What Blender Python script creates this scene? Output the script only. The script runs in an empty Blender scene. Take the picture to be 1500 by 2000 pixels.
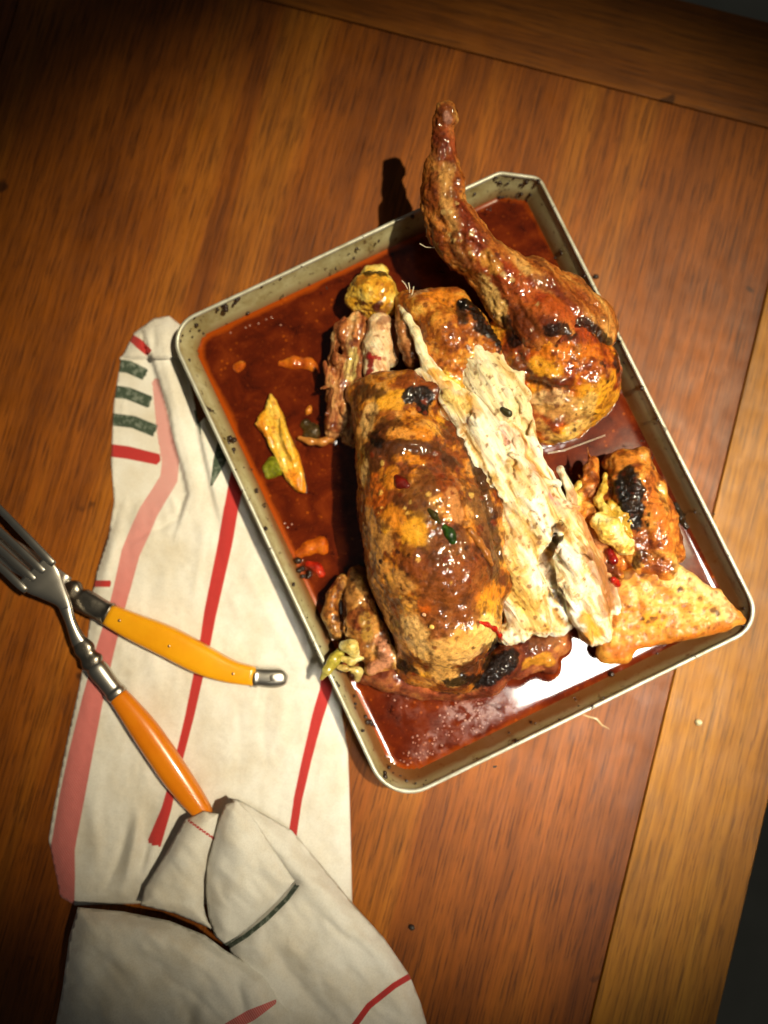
import bpy, math, random
import numpy as np
from mathutils import Matrix, Vector
from mathutils.geometry import delaunay_2d_cdt
SC = bpy.context.scene
COL = SC.collection
S = 0.01                                   # everything below is thought out in centimetres
rng = np.random.default_rng(7)

# ------------------------------------------------------------------ camera
FPX, HC, TX, TY = 1550.0, 54.0, 0.0567, 0.0019
def _rx(a): return np.array([[1,0,0],[0,math.cos(a),-math.sin(a)],[0,math.sin(a),math.cos(a)]])
def _ry(a): return np.array([[math.cos(a),0,math.sin(a)],[0,1,0],[-math.sin(a),0,math.cos(a)]])
RC = _rx(TX) @ _ry(TY)
CP = np.array([0, 0, HC])
cam = bpy.data.cameras.new('camera'); camo = bpy.data.objects.new('camera', cam); COL.objects.link(camo)
m4 = Matrix(RC.tolist()).to_4x4(); m4.translation = Vector((0, 0, HC*S)); camo.matrix_world = m4
cam.sensor_fit = 'VERTICAL'; cam.sensor_height = 24; cam.lens = 24*FPX/2000
cam.clip_start = 0.01; cam.clip_end = 20
cam.dof.use_dof = True; cam.dof.focus_distance = (HC-6.0)*S; cam.dof.aperture_fstop = 1.35
SC.camera = camo
def W(u, v, z):
    """the point of the place at height z (cm) seen at photo pixel u, v"""
    d = RC @ np.array([(u-750)/FPX, (1000-v)/FPX, -1.0])
    return CP + d*((z-HC)/d[2])
def PX(P):
    q = (P-CP) @ RC
    return 750+FPX*q[:, 0]/-q[:, 2], 1000-FPX*q[:, 1]/-q[:, 2]

# ------------------------------------------------------------------ light
wd = bpy.data.worlds.new("World"); SC.world = wd; wd.use_nodes = True
wd.node_tree.nodes['Background'].inputs[0].default_value = (1.0, 0.98, 0.86, 1)
wd.node_tree.nodes['Background'].inputs[1].default_value = 0.034
def aim(o, loc, tgt):
    o.location = Vector(loc)*S
    o.rotation_euler = (Vector(tgt)-Vector(loc)).to_track_quat('-Z', 'Y').to_euler()
kl = bpy.data.lights.new('kitchen_spot', 'SPOT'); ko = bpy.data.objects.new('kitchen_spot', kl); COL.objects.link(ko)
kl.energy = 470; kl.color = (1.0, 0.84, 0.56); kl.spot_size = math.radians(16.4); kl.spot_blend = 1.0; kl.shadow_soft_size = 0.018
aim(ko, (114, 24, 250), (3.6, 4.6, 0))
al = bpy.data.lights.new('lamp_panel', 'AREA'); ao = bpy.data.objects.new('lamp_panel', al); COL.objects.link(ao)
al.shape = 'RECTANGLE'; al.size = 0.26; al.size_y = 0.19; al.energy = 0.36; al.color = (1.0, 0.93, 0.8)
aim(ao, (40, -20, 100), (13, -6, 0)); al.spread = math.radians(26); ao.rotation_euler.rotate_axis('Z', 0.0)
SC.view_settings.view_transform = 'Standard'; SC.view_settings.look = 'None'
SC.view_settings.exposure = 0.0; SC.view_settings.gamma = 1
SC.cycles.max_bounces = 6; SC.cycles.caustics_reflective = False; SC.cycles.caustics_refractive = False

# ------------------------------------------------------------------ helpers
def c(r, g, b, k=1.0):
    a = np.array([r, g, b])/255.0
    l = np.where(a <= 0.04045, a/12.92, ((a+0.055)/1.055)**2.4)**1.12
    return np.clip(l/np.array([1.0, 0.88, 0.66])*0.92*k, 0, 0.92)
def hsh(i, j, k, s):
    n = (i*374761393 + j*668265263 + k*1274126177 + s*974634777) & 0xffffffff
    n = ((n ^ (n >> 13))*1274126177) & 0xffffffff
    n = n ^ (n >> 16)
    return (n & 0xffff)/65535.0
def vn(P, s=0):
    I = np.floor(P).astype(np.int64); f = P-I; f = f*f*(3-2*f)
    x, y, z = I[:, 0], I[:, 1], I[:, 2]; fx, fy, fz = f[:, 0], f[:, 1], f[:, 2]
    r = 0
    for a in (0, 1):
        for b in (0, 1):
            for d in (0, 1):
                w = (fx if a else 1-fx)*(fy if b else 1-fy)*(fz if d else 1-fz)
                r = r+w*hsh(x+a, y+b, z+d, s)
    return r*2-1
def fbm(P, sc, o=4, s=0, g=0.5):
    r = 0; a = 1.0; t = 0
    for i in range(o):
        r = r+a*vn(P*sc+17.3*i, s+i); t += a; a *= g; sc = sc*2.03
    return r/t
def smooth(x): x = np.clip(x, 0, 1); return x*x*(3-2*x)

def mesh_obj(name, V, F, mat, parent=None, shade=True, cols=None, attrs=None, loc=None):
    """V in cm, world frame; the object's origin goes to loc (cm)"""
    V = np.asarray(V, float)
    if loc is None:
        loc = V.mean(0) if parent is None else np.zeros(3)
        if parent is None: loc[2] = V[:, 2].min()
    me = bpy.data.meshes.new(name)
    Vl = (V-(loc if parent is None else parent['_o']))*S if True else V
    if isinstance(F, np.ndarray) and F.ndim == 2:
        nf, k = F.shape
        me.vertices.add(len(V)); me.vertices.foreach_set('co', Vl.astype(np.float32).ravel())
        me.loops.add(nf*k); me.loops.foreach_set('vertex_index', F.astype(np.int32).ravel())
        me.polygons.add(nf); me.polygons.foreach_set('loop_start', np.arange(0, nf*k, k, dtype=np.int32))
        me.update(calc_edges=True)
    else:
        me.from_pydata(Vl.tolist(), [], [list(map(int, f)) for f in F]); me.update()
    me.validate()
    if shade: me.polygons.foreach_set('use_smooth', [True]*len(me.polygons))
    if cols is not None:
        a = me.color_attributes.new('Col', 'FLOAT_COLOR', 'POINT')
        a.data.foreach_set('color', np.c_[cols, np.ones(len(cols))].astype(np.float32).ravel())
    for k, v in (attrs or {}).items():
        a = me.attributes.new(k, 'FLOAT', 'POINT'); a.data.foreach_set('value', np.asarray(v, np.float32))
    me.materials.append(mat)
    o = bpy.data.objects.new(name, me); COL.objects.link(o)
    if parent is None: o.location = Vector(loc)*S
    else: o.parent = parent
    o['_o'] = list(map(float, loc if parent is None else parent['_o']))
    return o
def empty(name, loc, label, cat, group=None):
    o = bpy.data.objects.new(name, None); COL.objects.link(o); o.location = Vector(loc)*S
    o['_o'] = list(map(float, loc)); o.empty_display_size = 0.02
    return tag(o, label, cat, group)
def tag(o, label, cat, group=None, kind=None):
    o['label'] = label; o['category'] = cat
    if group: o['group'] = group
    if kind: o['kind'] = kind
    return o

# ---- materials
class NT:
    def __init__(s, name):
        s.m = bpy.data.materials.new(name); s.m.use_nodes = True; s.t = s.m.node_tree
        s.b = s.t.nodes['Principled BSDF']; s.l = s.t.links
    def n(s, typ, **kw):
        x = s.t.nodes.new(typ)
        for k, v in kw.items():
            if k.startswith('i_'):
                key = k[2:]; x.inputs[int(key) if key.isdigit() else key].default_value = v
            else: setattr(x, k, v)
        return x
    def link(s, a, b): s.l.new(a, b)
    def attr(s, name): return s.n('ShaderNodeAttribute', attribute_name=name)
    def co(s, scale=(1, 1, 1), rot=(0, 0, 0), vt='POINT'):
        t = s.n('ShaderNodeTexCoord'); m = s.n('ShaderNodeMapping', vector_type=vt); m.inputs['Scale'].default_value = scale
        m.inputs['Rotation'].default_value = rot
        s.link(t.outputs['Object'], m.inputs[0]); return m.outputs[0]
    def noise(s, vec, scale, detail=4, rough=0.55, dist=0):
        x = s.n('ShaderNodeTexNoise'); x.inputs['Scale'].default_value = scale; x.inputs['Detail'].default_value = detail
        x.inputs['Roughness'].default_value = rough; x.inputs['Distortion'].default_value = dist
        s.link(vec, x.inputs['Vector']); return x.outputs['Fac']
    def ramp(s, fac, stops):
        r = s.n('ShaderNodeValToRGB'); e = r.color_ramp.elements
        while len(e) < len(stops): e.new(0.5)
        for i, (p, col) in enumerate(stops):
            e[i].position = p; e[i].color = (*col, 1) if len(col) == 3 else col
        s.link(fac, r.inputs[0]); return r.outputs[0]
    def mix(s, f, a, b, mode='MIX'):
        x = s.n('ShaderNodeMix', data_type='RGBA', blend_type=mode)
        for sock, val in ((x.inputs[0], f), (x.inputs[6], a), (x.inputs[7], b)):
            if isinstance(val, (int, float)): sock.default_value = val
            elif isinstance(val, (tuple, list, np.ndarray)): sock.default_value = (*val[:3], 1)
            else: s.link(val, sock)
        return x.outputs[2]
    def math(s, op, a, b=0.0, cl=False):
        x = s.n('ShaderNodeMath', operation=op, use_clamp=cl)
        for i, val in enumerate((a, b)):
            if isinstance(val, (int, float)): x.inputs[i].default_value = val
            else: s.link(val, x.inputs[i])
        return x.outputs[0]
    def bump(s, h, dist, strength=1.0, prev=None):
        x = s.n('ShaderNodeBump'); x.inputs['Strength'].default_value = strength; x.inputs['Distance'].default_value = dist
        s.link(h, x.inputs['Height'])
        if prev is not None: s.link(prev, x.inputs['Normal'])
        return x.outputs[0]
    def set(s, **kw):
        for k, v in kw.items():
            i = s.b.inputs[k.replace('_', ' ')]
            if hasattr(v, 'node'): s.link(v, i)
            else: i.default_value = (*v[:3], 1) if (isinstance(v, (tuple, np.ndarray)) and len(i.default_value) == 4) else v
        return s
def food_mat(name, sss=0.0, coat=0.6, rough=0.5, coatr=0.2, fine=0.25, bumpd=0.0008, fscale=(1, 1, 1), rot=(0, 0, 0), speck=0.5):
    t = NT(name); v = t.co(fscale, rot, 'TEXTURE'); vi = t.co()
    col = t.attr('Col').outputs['Color']
    n1 = t.noise(v, 420, 5, 0.65); n2 = t.noise(v, 1300, 3, 0.6); n3 = t.noise(vi, 260, 3, 0.5, 0.6)
    k = t.ramp(n1, [(0.3, (1-fine*1.5,)*3), (0.52, (1, 1, 1)), (0.75, (1+fine*0.7,)*3)])
    cc = t.mix(1.0, col, k, 'MULTIPLY')
    sp = t.ramp(t.noise(vi, 700, 2, 0.5), [(0.66, (0, 0, 0)), (0.72, (1, 1, 1))])
    cc = t.mix(t.math('MULTIPLY', sp, speck), cc, (0.12, 0.03, 0.006))
    wet = t.attr('wet').outputs['Fac']
    coatf = t.math('MULTIPLY', wet, t.math('MULTIPLY', t.ramp(n3, [(0.3, (0.3,)*3), (0.55, (1, 1, 1))]), coat))
    b = t.bump(n1, bumpd, 0.9); b2 = t.bump(n2, bumpd*0.35, 0.8, b)
    b3 = t.bump(t.noise(vi, 240, 1.6, 0.5), bumpd*1.05, 1.0)
    t.set(Base_Color=cc, Roughness=rough, Normal=b2, Coat_Weight=coatf, Coat_Roughness=coatr, Coat_IOR=1.5, Coat_Normal=b3, Specular_IOR_Level=0.14)
    if sss:
        t.set(Subsurface_Weight=sss, Subsurface_Scale=0.004); t.b.inputs['Subsurface Radius'].default_value = (1, 0.5, 0.2)
    return t.m
def flat_mat(name, col, rough=0.4, coat=0.5, metallic=0.0, var=0.15, bumpd=0.0, nscale=300, trans=0):
    t = NT(name); v = t.co(); n = t.noise(v, nscale, 3)
    k = t.ramp(n, [(0.3, (1-var,)*3), (0.7, (1+var*0.6,)*3)])
    t.set(Base_Color=t.mix(1.0, tuple(col), k, 'MULTIPLY'), Roughness=rough, Coat_Weight=coat, Coat_Roughness=0.06, Metallic=metallic)
    if bumpd: t.set(Normal=t.bump(t.noise(v, nscale*2, 3), bumpd, 0.9))
    if trans: t.set(Subsurface_Weight=trans, Subsurface_Scale=0.003)
    return t.m

# ------------------------------------------------------------------ table and floor
def wood(name, cols, seed, pore=0.6):
    t = NT(name)
    v = t.co((1, 0.034, 1), (0, 0, 0)); tn = t.n('ShaderNodeMapping'); tn.inputs['Location'].default_value = (seed, seed*0.7, 0)
    t.link(v, tn.inputs[0]); v = tn.outputs[0]
    va = t.co(); tb = t.n('ShaderNodeMapping'); tb.inputs['Location'].default_value = (seed*2, 0, 0); t.link(va, tb.inputs[0]); vb = tb.outputs[0]
    big = t.noise(v, 24, 4, 0.5, 0.8); mid = t.noise(v, 330, 4, 0.6, 0.3); fin = t.noise(v, 900, 4, 0.6, 0.2)
    cl = t.noise(vb, 7, 4, 0.6)
    col = t.ramp(big, [(0.15, cols[0]), (0.5, cols[1]), (0.85, cols[2])])
    col = t.mix(t.ramp(mid, [(0.34, (0.45,)*3), (0.58, (0,)*3)]), col, tuple(np.array(cols[0])*0.42))
    pores = t.ramp(fin, [(0.40, (1,)*3), (0.47, (0,)*3)])
    col = t.mix(t.math('MULTIPLY', pores, pore), col, tuple(np.array(cols[0])*0.3))
    col = t.mix(1.0, col, t.ramp(cl, [(0.3, (0.66, 0.6, 0.55)), (0.6, (1.1, 1.08, 1.02))]), 'MULTIPLY')
    # dents and old marks
    mk = t.ramp(t.noise(vb, 34, 2, 0.4), [(0.735, (0,)*3), (0.765, (1,)*3)])
    col = t.mix(t.math('MULTIPLY', mk, 0.75), col, tuple(np.array(cols[0])*0.2))
    wv = t.ramp(t.noise(vb, 60, 4, 0.6), [(0.3, (0.42,)*3), (0.7, (0.62,)*3)])
    b = t.bump(fin, 0.0004, 0.6); b = t.bump(mid, 0.0004, 0.4, b)
    t.set(Base_Color=col, Roughness=wv, Normal=b, Coat_Weight=0.04, Coat_Roughness=0.35, Specular_IOR_Level=0.28)
    return t.m
e1 = W(1200, 1800, 0)-W(1490, 600, 0); e1 /= np.linalg.norm(e1)           # along the grain, towards the viewer
e2 = np.array([-e1[1], e1[0], 0.0])                                        # to the right in the photo
O0 = W(1490, 600, 0)
def ts(u, v): p = W(u, v, 0)-O0; return p @ e2, p @ e1
s_r = (ts(1500, 1548)[0]+ts(1404, 2000)[0])/2
t_top = (ts(700, 43)[1]+ts(1127, 155)[1]+ts(1500, 253)[1])/3
t_end = (ts(1340, 0)[1]+ts(1500, 43)[1])/2
table = empty('wooden_table', [0, 0, 0], 'worn reddish brown wooden table of wide oak boards under the pan and towel', 'table')
def plank(s0, s1, t0, t1, along_t, mat, zt=0.0, label=None):
    ln, wdt = ((t1-t0), (s1-s0)) if along_t else ((s1-s0), (t1-t0))
    cx, cy = (s0+s1)/2, (t0+t1)/2
    hw, hl, g, r = wdt/2, ln/2, 0.035, 0.07
    V = []; F = []
    prof = [(-hw+g, -3.0), (-hw+g, -r), (-hw+g+r*0.35, -r*0.3), (-hw+g+r, 0), (hw-g-r, 0), (hw-g-r*0.35, -r*0.3), (hw-g, -r), (hw-g, -3.0)]
    ys = [-hl+g, -hl+g+r, hl-g-r, hl-g]
    for j, y in enumerate(ys):
        for x, z in prof: V.append((x, y, z-(r if (j in (0, 3) and z > -r) else 0)*(1 if z > -r else 0)))
    n = len(prof)
    for j in range(3):
        for i in range(n-1): F.append((j*n+i, j*n+i+1, (j+1)*n+i+1, (j+1)*n+i))
    F.append(list(range(n))[::-1]); F.append([3*n+i for i in range(n)])
    me = bpy.data.meshes.new('plank'); me.from_pydata([(a*S, b*S, (q+zt)*S) for a, b, q in V], [], F); me.update(); me.materials.append(mat)
    o = bpy.data.objects.new('plank', me); COL.objects.link(o); o.parent = table
    p = O0+e2*cx+e1*cy
    ax = -e1 if along_t else e2
    o.location = Vector(p)*S; o.rotation_euler = (0, 0, math.atan2(ax[1], ax[0])-math.pi/2)
    if label: o['label'] = label
    return o
red_w = wood('oak_red', [c(104, 50, 6), c(164, 92, 18), c(196, 124, 34)], 0.37)
red_w2 = wood('oak_red_dark', [c(96, 44, 6), c(152, 80, 16), c(184, 110, 30)], 1.9)
yel_w = wood('oak_yellow', [c(124, 74, 8), c(170, 110, 22), c(198, 138, 38)], 3.1, 0.5)
end_w = wood('oak_end', [c(120, 66, 12), c(164, 96, 22), c(190, 120, 36)], 5.3, 0.4)
plank(-56, 0, t_top, 60, True, red_w, 0.0, 'wide reddish brown middle board')
plank(0, s_r, t_top, 60, True, yel_w, 0.012, 'narrower yellowish outer board at right')
plank(-96, -56, t_top, 60, True, red_w2, -0.01)
plank(-96, s_r, t_end, t_top, False, end_w, 0.008, 'lighter board laid crosswise at the end of the table')
fl = flat_mat('floor_dark', c(176, 166, 140), 0.9, 0.0, nscale=12)
o = mesh_obj('floor', [(-300, -300, -74), (300, -300, -74), (300, 300, -74), (-300, 300, -74)], [(0, 1, 2, 3)], fl, shade=False); o['kind'] = 'structure'

# ------------------------------------------------------------------ roasting pan
PC, PA, PW, PL, RZ = np.array([4.968, 5.357]), 0.44584, 26.67, 34.21, 2.7
def pan_w(x, y, z):
    ca, sa = math.cos(PA), math.sin(PA)
    return np.array([PC[0]+x*ca-y*sa, PC[1]+x*sa+y*ca, z])
hw, hl = PW/2, PL/2
CORN = [(-hw, hl, 2.0), (hw-2.3, hl, 1.1), (hw, hl-1.5, 1.0), (hw, -hl, 2.0), (-hw, -hl, 2.6)]   # clockwise from top left
def ring(inset, z, seg=9, edge=14, jit=0):
    n = len(CORN); P = np.array([[a, b] for a, b, _ in CORN]); R = [r for _, _, r in CORN]
    # inset polygon
    L = []
    for i in range(n):
        d = P[(i+1) % n]-P[i]; d /= np.linalg.norm(d); nrm = np.array([d[1], -d[0]])
        L.append((P[i]+nrm*inset, d))
    Q = []
    for i in range(n):
        p1, d1 = L[i-1]; p2, d2 = L[i]
        M = np.array([d1, -d2]).T; t = np.linalg.solve(M, p2-p1); Q.append(p1+d1*t[0])
    arcs = []
    for i in range(n):
        d1 = L[i-1][1]; d2 = L[i][1]; r = max(R[i]-inset*0.75, 0.5)
        ang = math.acos(np.clip(d1 @ d2, -1, 1)); tl = r*math.tan(ang/2)
        a = Q[i]-d1*tl; cen = a+np.array([d1[1], -d1[0]])*r
        v = a-cen; A = []
        for k in range(seg+1):
            th = -ang*k/seg
            A.append(cen+np.array([v[0]*math.cos(th)-v[1]*math.sin(th), v[0]*math.sin(th)+v[1]*math.cos(th)]))
        arcs.append(A)
    out = []
    for i in range(n):
        out += arcs[i]; a, b = arcs[i][-1], arcs[(i+1) % n][0]
        for k in range(1, edge): out.append(a+(b-a)*k/edge)
    return [pan_w(p[0], p[1], z) for p in out]
def bendz(p, amt=0.06):
    return amt*math.sin(p[0]*0.35+1)*math.cos(p[1]*0.28)
def loft_rings(R, close=False, cap=None):
    n = len(R[0]); V = [p for r in R for p in r]; F = []
    for j in range(len(R)-1):
        for i in range(n): F.append((j*n+i, j*n+(i+1) % n, (j+1)*n+(i+1) % n, (j+1)*n+i))
    if cap is not None: F.append([cap*n+i for i in range(n)])
    return V, F
tin = NT('aged_tin'); vv = tin.co(); vs = tin.co((1, 1, 0.15))
g1 = tin.noise(vv, 40, 5, 0.7); g2 = tin.noise(vv, 190, 4, 0.7); g3 = tin.noise(vv, 75, 4, 0.65, 1.0)
colr = tin.ramp(g1, [(0.3, c(150, 126, 70)), (0.55, c(196, 182, 130)), (0.8, c(222, 212, 168))])
colr = tin.mix(tin.ramp(g2, [(0.60, (0,)*3), (0.70, (1,)*3)]), colr, c(84, 50, 20))
colr = tin.mix(tin.ramp(g3, [(0.66, (0,)*3), (0.72, (1,)*3)]), colr, c(50, 26, 12))
gr = tin.attr('grease_shade').outputs['Fac']
grn = tin.math('ADD', gr, tin.math('MULTIPLY', tin.math('SUBTRACT', g1, 0.5), 1.2))
colr = tin.mix(tin.math('MULTIPLY', tin.ramp(grn, [(0.25, (0,)*3), (0.9, (1,)*3)]), 0.9), colr, c(128, 70, 14))
tin.set(Base_Color=colr, Metallic=0.12, Roughness=tin.ramp(g1, [(0.3, (0.42,)*3), (0.7, (0.3,)*3)]), Normal=tin.bump(g2, 0.0003, 0.5))
rimm = NT('rim_tin'); rv = rimm.co(); rn = rimm.noise(rv, 60, 5, 0.7)
rc = rimm.ramp(rn, [(0.3, c(176, 164, 124)), (0.6, c(216, 208, 176))])
rc = rimm.mix(rimm.ramp(rimm.noise(rv, 150, 4, 0.7), [(0.63, (0,)*3), (0.68, (1,)*3)]), rc, c(60, 34, 16))
rimm.set(Base_Color=rc, Metallic=0.35, Roughness=0.42, Normal=rimm.bump(rn, 0.0004, 0.5))
pan = empty('roasting_pan', [PC[0], PC[1], 0.0], 'dented rectangular metal roasting pan with stained greasy sides holding the chicken', 'pan')
SURF = 1.0
prof = [(0.18, RZ-0.02), (0.22, RZ-0.25), (0.38, 2.15), (0.62, 1.65), (0.88, SURF+0.2), (1.05, SURF-0.1), (1.32, 0.65), (1.75, 0.40), (2.6, 0.32)]
Rg = [ring(d, z) for d, z in prof]
gre = []
for k, (d, z) in enumerate(prof):
    gre += [float(np.clip(1.25-(z-SURF)/1.15+.05*(((p_[0]-PC[0])*.75-(p_[1]-PC[1])*.7)/2), 0, 1)) for p_ in Rg[k]]  # greasy brown low on walls, plus shade painted onto right and lower walls
V, F = loft_rings(Rg, cap=len(Rg)-1)
Ro = [ring(d, z) for d, z in [(2.5, 0.24), (1.75, 0.28), (1.2, 0.62), (0.92, 0.95), (0.5, 1.65), (0.10, RZ-0.2)]]
V2, F2 = loft_rings(Ro); F2.append(list(range(len(Ro[0])))[::-1])
nv = len(V); V += V2; F = [list(f) for f in F]+[[i+nv for i in f] for f in F2]; gre += [0.1]*len(V2)
mesh_obj('pan_body', V, F, tin.m, pan, attrs={'grease_shade': gre})
lip = [(0.16, RZ-0.26), (0.0, RZ-0.26), (-0.07, RZ-0.14), (-0.03, RZ), (0.06, RZ+0.06), (0.16, RZ+0.04), (0.21, RZ-0.05), (0.20, RZ-0.2)]
Rl = []
for d, z in lip:
    Rl.append([p+np.array([0, 0, bendz(p, 0.05)]) for p in ring(d, z, 10, 26)])
V, F = loft_rings(Rl+[Rl[0]])
mesh_obj('rim', V, F, rimm.m, pan)
# baked-on flecks sitting on the rim and the walls
flk = flat_mat('baked_residue', c(52, 28, 14), 0.45, 0.5, bumpd=0.0006)
def blob_mesh(cen, r, seed, squash=0.5, sub=2):
    import bmesh
    bm = bmesh.new(); bmesh.ops.create_icosphere(bm, subdivisions=sub, radius=1.0)
    V = np.array([v.co[:] for v in bm.verts]); F = np.array([[v.index for v in f.verts] for f in bm.faces]); bm.free()
    k = 1+0.45*fbm(V+seed*3.1, 1.6, 3, seed)
    V = V*k[:, None]*np.array(r if hasattr(r, '__len__') else (r, r, r*squash))
    return V+np.array(cen), F
VV = []; FF = []; nv = 0
def addb(V, F):
    global nv
    VV.append(V); FF.append(F+nv); nv += len(V)
spots = [(440, 597, 3.2, .32), (462, 590, 3.3, .28), (425, 606, 3.3, .2), (395, 783, 3.4, .16), (410, 800, 3.0, .12), (640, 560, 2.5, .1), (655, 523, 2.7, .12), (700, 485, 2.9, .13),
  (740, 470, 3.0, .1), (553, 578, 2.0, .1), (1163, 567, 3.42, .2), (1176, 595, 3.4, .16), (1195, 640, 3.4, .15), (1212, 668, 3.42, .22), (1222, 690, 3.4, .14), (1253, 862, 3.4, .1), (1275, 895, 3.3, .1),
  (1395, 1005, 3.3, .12), (1200, 905, 2.6, .1), (450, 862, 2.6, .3), (456, 880, 2.5, .22), (500, 958, 2.5, .18), (515, 985, 2.2, .13), (620, 1270, 3.3, .14), (660, 1340, 3.1, .2), (672, 1365, 2.9, .22),
  (690, 1375, 2.3, .25), (718, 1410, 1.9, .3), (728, 1418, 1.7, .2), (980, 360, 2.6, .1), (1010, 380, 2.4, .1), (958, 408, 2.1, .12), (585, 1105, 1.9, .32), (592, 1125, 1.9, .25), (605, 1120, 1.7, .25), (968, 1498, 3.45, .12), (845, 1535, 3.4, .08)]
for i, (u, v, z, r) in enumerate(spots):
    for j in range(3):
        a, b = rng.normal(0, r*18, 2); q = r*rng.uniform(.35, .8)
        V, F = blob_mesh(W(u+a, v+b, z*.79), (q, q, q*.5), i*3+j, .5, 1); addb(V, F)
for i in range(230):
    k = int(rng.integers(0, 5)); R_ = Rg[k]; p = R_[int(rng.integers(0, len(R_)))]; q_ = Rg[k+1][0]
    r = abs(rng.normal(0, .06))+.03
    V, F = blob_mesh(np.array(p)+rng.normal(0, .12, 3)*[1, 1, .3], (r, r*rng.uniform(.5, 1.5), r*.5), 300+i, .5, 1); addb(V, F)
o = mesh_obj('baked_residue', np.vstack(VV), np.vstack(FF), flk, pan); o['kind'] = 'stuff'

# ------------------------------------------------------------------ implicit modelling of the meat
def surface_nets(F, org, h):
    nx, ny, nz = F.shape; Sg = F < 0
    c8 = [(a, b, d) for a in (0, 1) for b in (0, 1) for d in (0, 1)]
    def sl(A, a, b, d): return A[a:nx-1+a, b:ny-1+b, d:nz-1+d]
    s = np.zeros((nx-1, ny-1, nz-1), np.uint8)
    for q in c8: s += sl(Sg, *q)
    I, J, K = np.nonzero((s > 0) & (s < 8))
    idx = -np.ones((nx-1, ny-1, nz-1), np.int64); idx[I, J, K] = np.arange(len(I))
    vals = {q: F[I+q[0], J+q[1], K+q[2]] for q in c8}
    acc = np.zeros((len(I), 3)); cnt = np.zeros(len(I))
    for q in c8:
        for ax in range(3):
            if q[ax] == 0:
                p = list(q); p[ax] = 1; p = tuple(p); a, b = vals[q], vals[p]
                m = (a < 0) != (b < 0); t = np.where(m, a/np.where(m, a-b, 1), 0)
                for k in range(3): acc[:, k] += m*(q[k]+(t if k == ax else 0))
                cnt += m
    V = np.c_[I, J, K]+acc/cnt[:, None]; V = V*h+org
    Q = []
    for ax in range(3):
        b, d = [(1, 2), (2, 0), (0, 1)][ax]
        A = [slice(None)]*3; B = [slice(None)]*3; A[ax] = slice(0, -1); B[ax] = slice(1, None)
        sa, sb = Sg[tuple(A)], Sg[tuple(B)]
        X = np.array(np.nonzero(sa != sb)).T
        ok = (X[:, b] > 0) & (X[:, d] > 0) & (X[:, b] < F.shape[b]-1) & (X[:, d] < F.shape[d]-1); X = X[ok]
        sg = sa[X[:, 0], X[:, 1], X[:, 2]]
        def cell(ob, od):
            Y = X.copy(); Y[:, b] += ob; Y[:, d] += od; return idx[Y[:, 0], Y[:, 1], Y[:, 2]]
        q = np.stack([cell(-1, -1), cell(0, -1), cell(0, 0), cell(-1, 0)], 1)
        q[~sg] = q[~sg][:, ::-1]; Q.append(q)
    return V, np.vstack(Q)
def vnormals(V, F):
    n = np.cross(V[F[:, 2]]-V[F[:, 0]], V[F[:, 3]]-V[F[:, 1]])
    N = np.zeros_like(V)
    for k in range(4):
        for a in range(3): N[:, a] += np.bincount(F[:, k], n[:, a], len(V))
    return N/(np.linalg.norm(N, axis=1)[:, None]+1e-9)
def sminus(a, b, k): return smin(a, -b, -k)
def smin(a, b, k):
    hh = np.clip(0.5+0.5*(b-a)/k, 0, 1); return b*(1-hh)+a*hh-k*hh*(1-hh)
def d_chain(P, pts, k=0.3):
    D = None
    X = [(W(u, v, z), r) for u, v, z, r in pts]
    if len(X) == 1: return np.linalg.norm(P-X[0][0], axis=1)-X[0][1]
    for (a, ra), (b, rb) in zip(X[:-1], X[1:]):
        ab = b-a; t = np.clip((P-a) @ ab/(ab @ ab), 0, 1)
        d = np.sqrt(((P-(a+t[:, None]*ab))**2).sum(1))-(ra+(rb-ra)*t)
        D = d if D is None else smin(D, d, k)
    return D
def d_ell(P, u, v, z, rx, ry, rz, ang=0):
    q = P-W(u, v, z); a = math.radians(ang); ca, sa = math.cos(a), math.sin(a)   # ang: long axis x turned by ang, counter-clockwise in the photo
    x = q[:, 0]*ca+q[:, 1]*sa; y = -q[:, 0]*sa+q[:, 1]*ca
    k = np.sqrt((x/rx)**2+(y/ry)**2+(q[:, 2]/rz)**2)
    return (k-1)*min(rx, ry, rz)*np.where(k > 1, 1, 1)
def d_slab(P, poly, th, rnd):
    """flat piece: poly of (u,v,z) corner points, thickness th, rounded by rnd"""
    X = np.array([W(*p) for p in poly]); cen = X.mean(0)
    A = np.c_[X[:, :2]-cen[:2], np.ones(len(X))]; co, *_ = np.linalg.lstsq(A, X[:, 2], rcond=None)
    pz = (P[:, 0]-cen[0])*co[0]+(P[:, 1]-cen[1])*co[1]+co[2]
    d = np.full(len(P), 1e9); ins = np.zeros(len(P), bool); n = len(X)
    for i in range(n):
        a, b = X[i, :2], X[(i+1) % n, :2]; e = b-a; w = P[:, :2]-a
        t = np.clip(w @ e/(e @ e), 0, 1); q = w-t[:, None]*e; d = np.minimum(d, (q**2).sum(1))
        c1 = (a[1] <= P[:, 1]) != (b[1] <= P[:, 1])
        with np.errstate(divide='ignore', invalid='ignore'):
            xi = a[0]+(P[:, 1]-a[1])/(b[1]-a[1])*(b[0]-a[0])
        ins ^= c1 & (P[:, 0] < xi)
    d2 = np.sqrt(d)*np.where(ins, -1, 1)+rnd
    dz = np.abs(P[:, 2]-pz)-th/2+rnd
    return np.minimum(np.maximum(d2, dz), 0)+np.sqrt(np.maximum(d2, 0)**2+np.maximum(dz, 0)**2)-rnd

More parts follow.
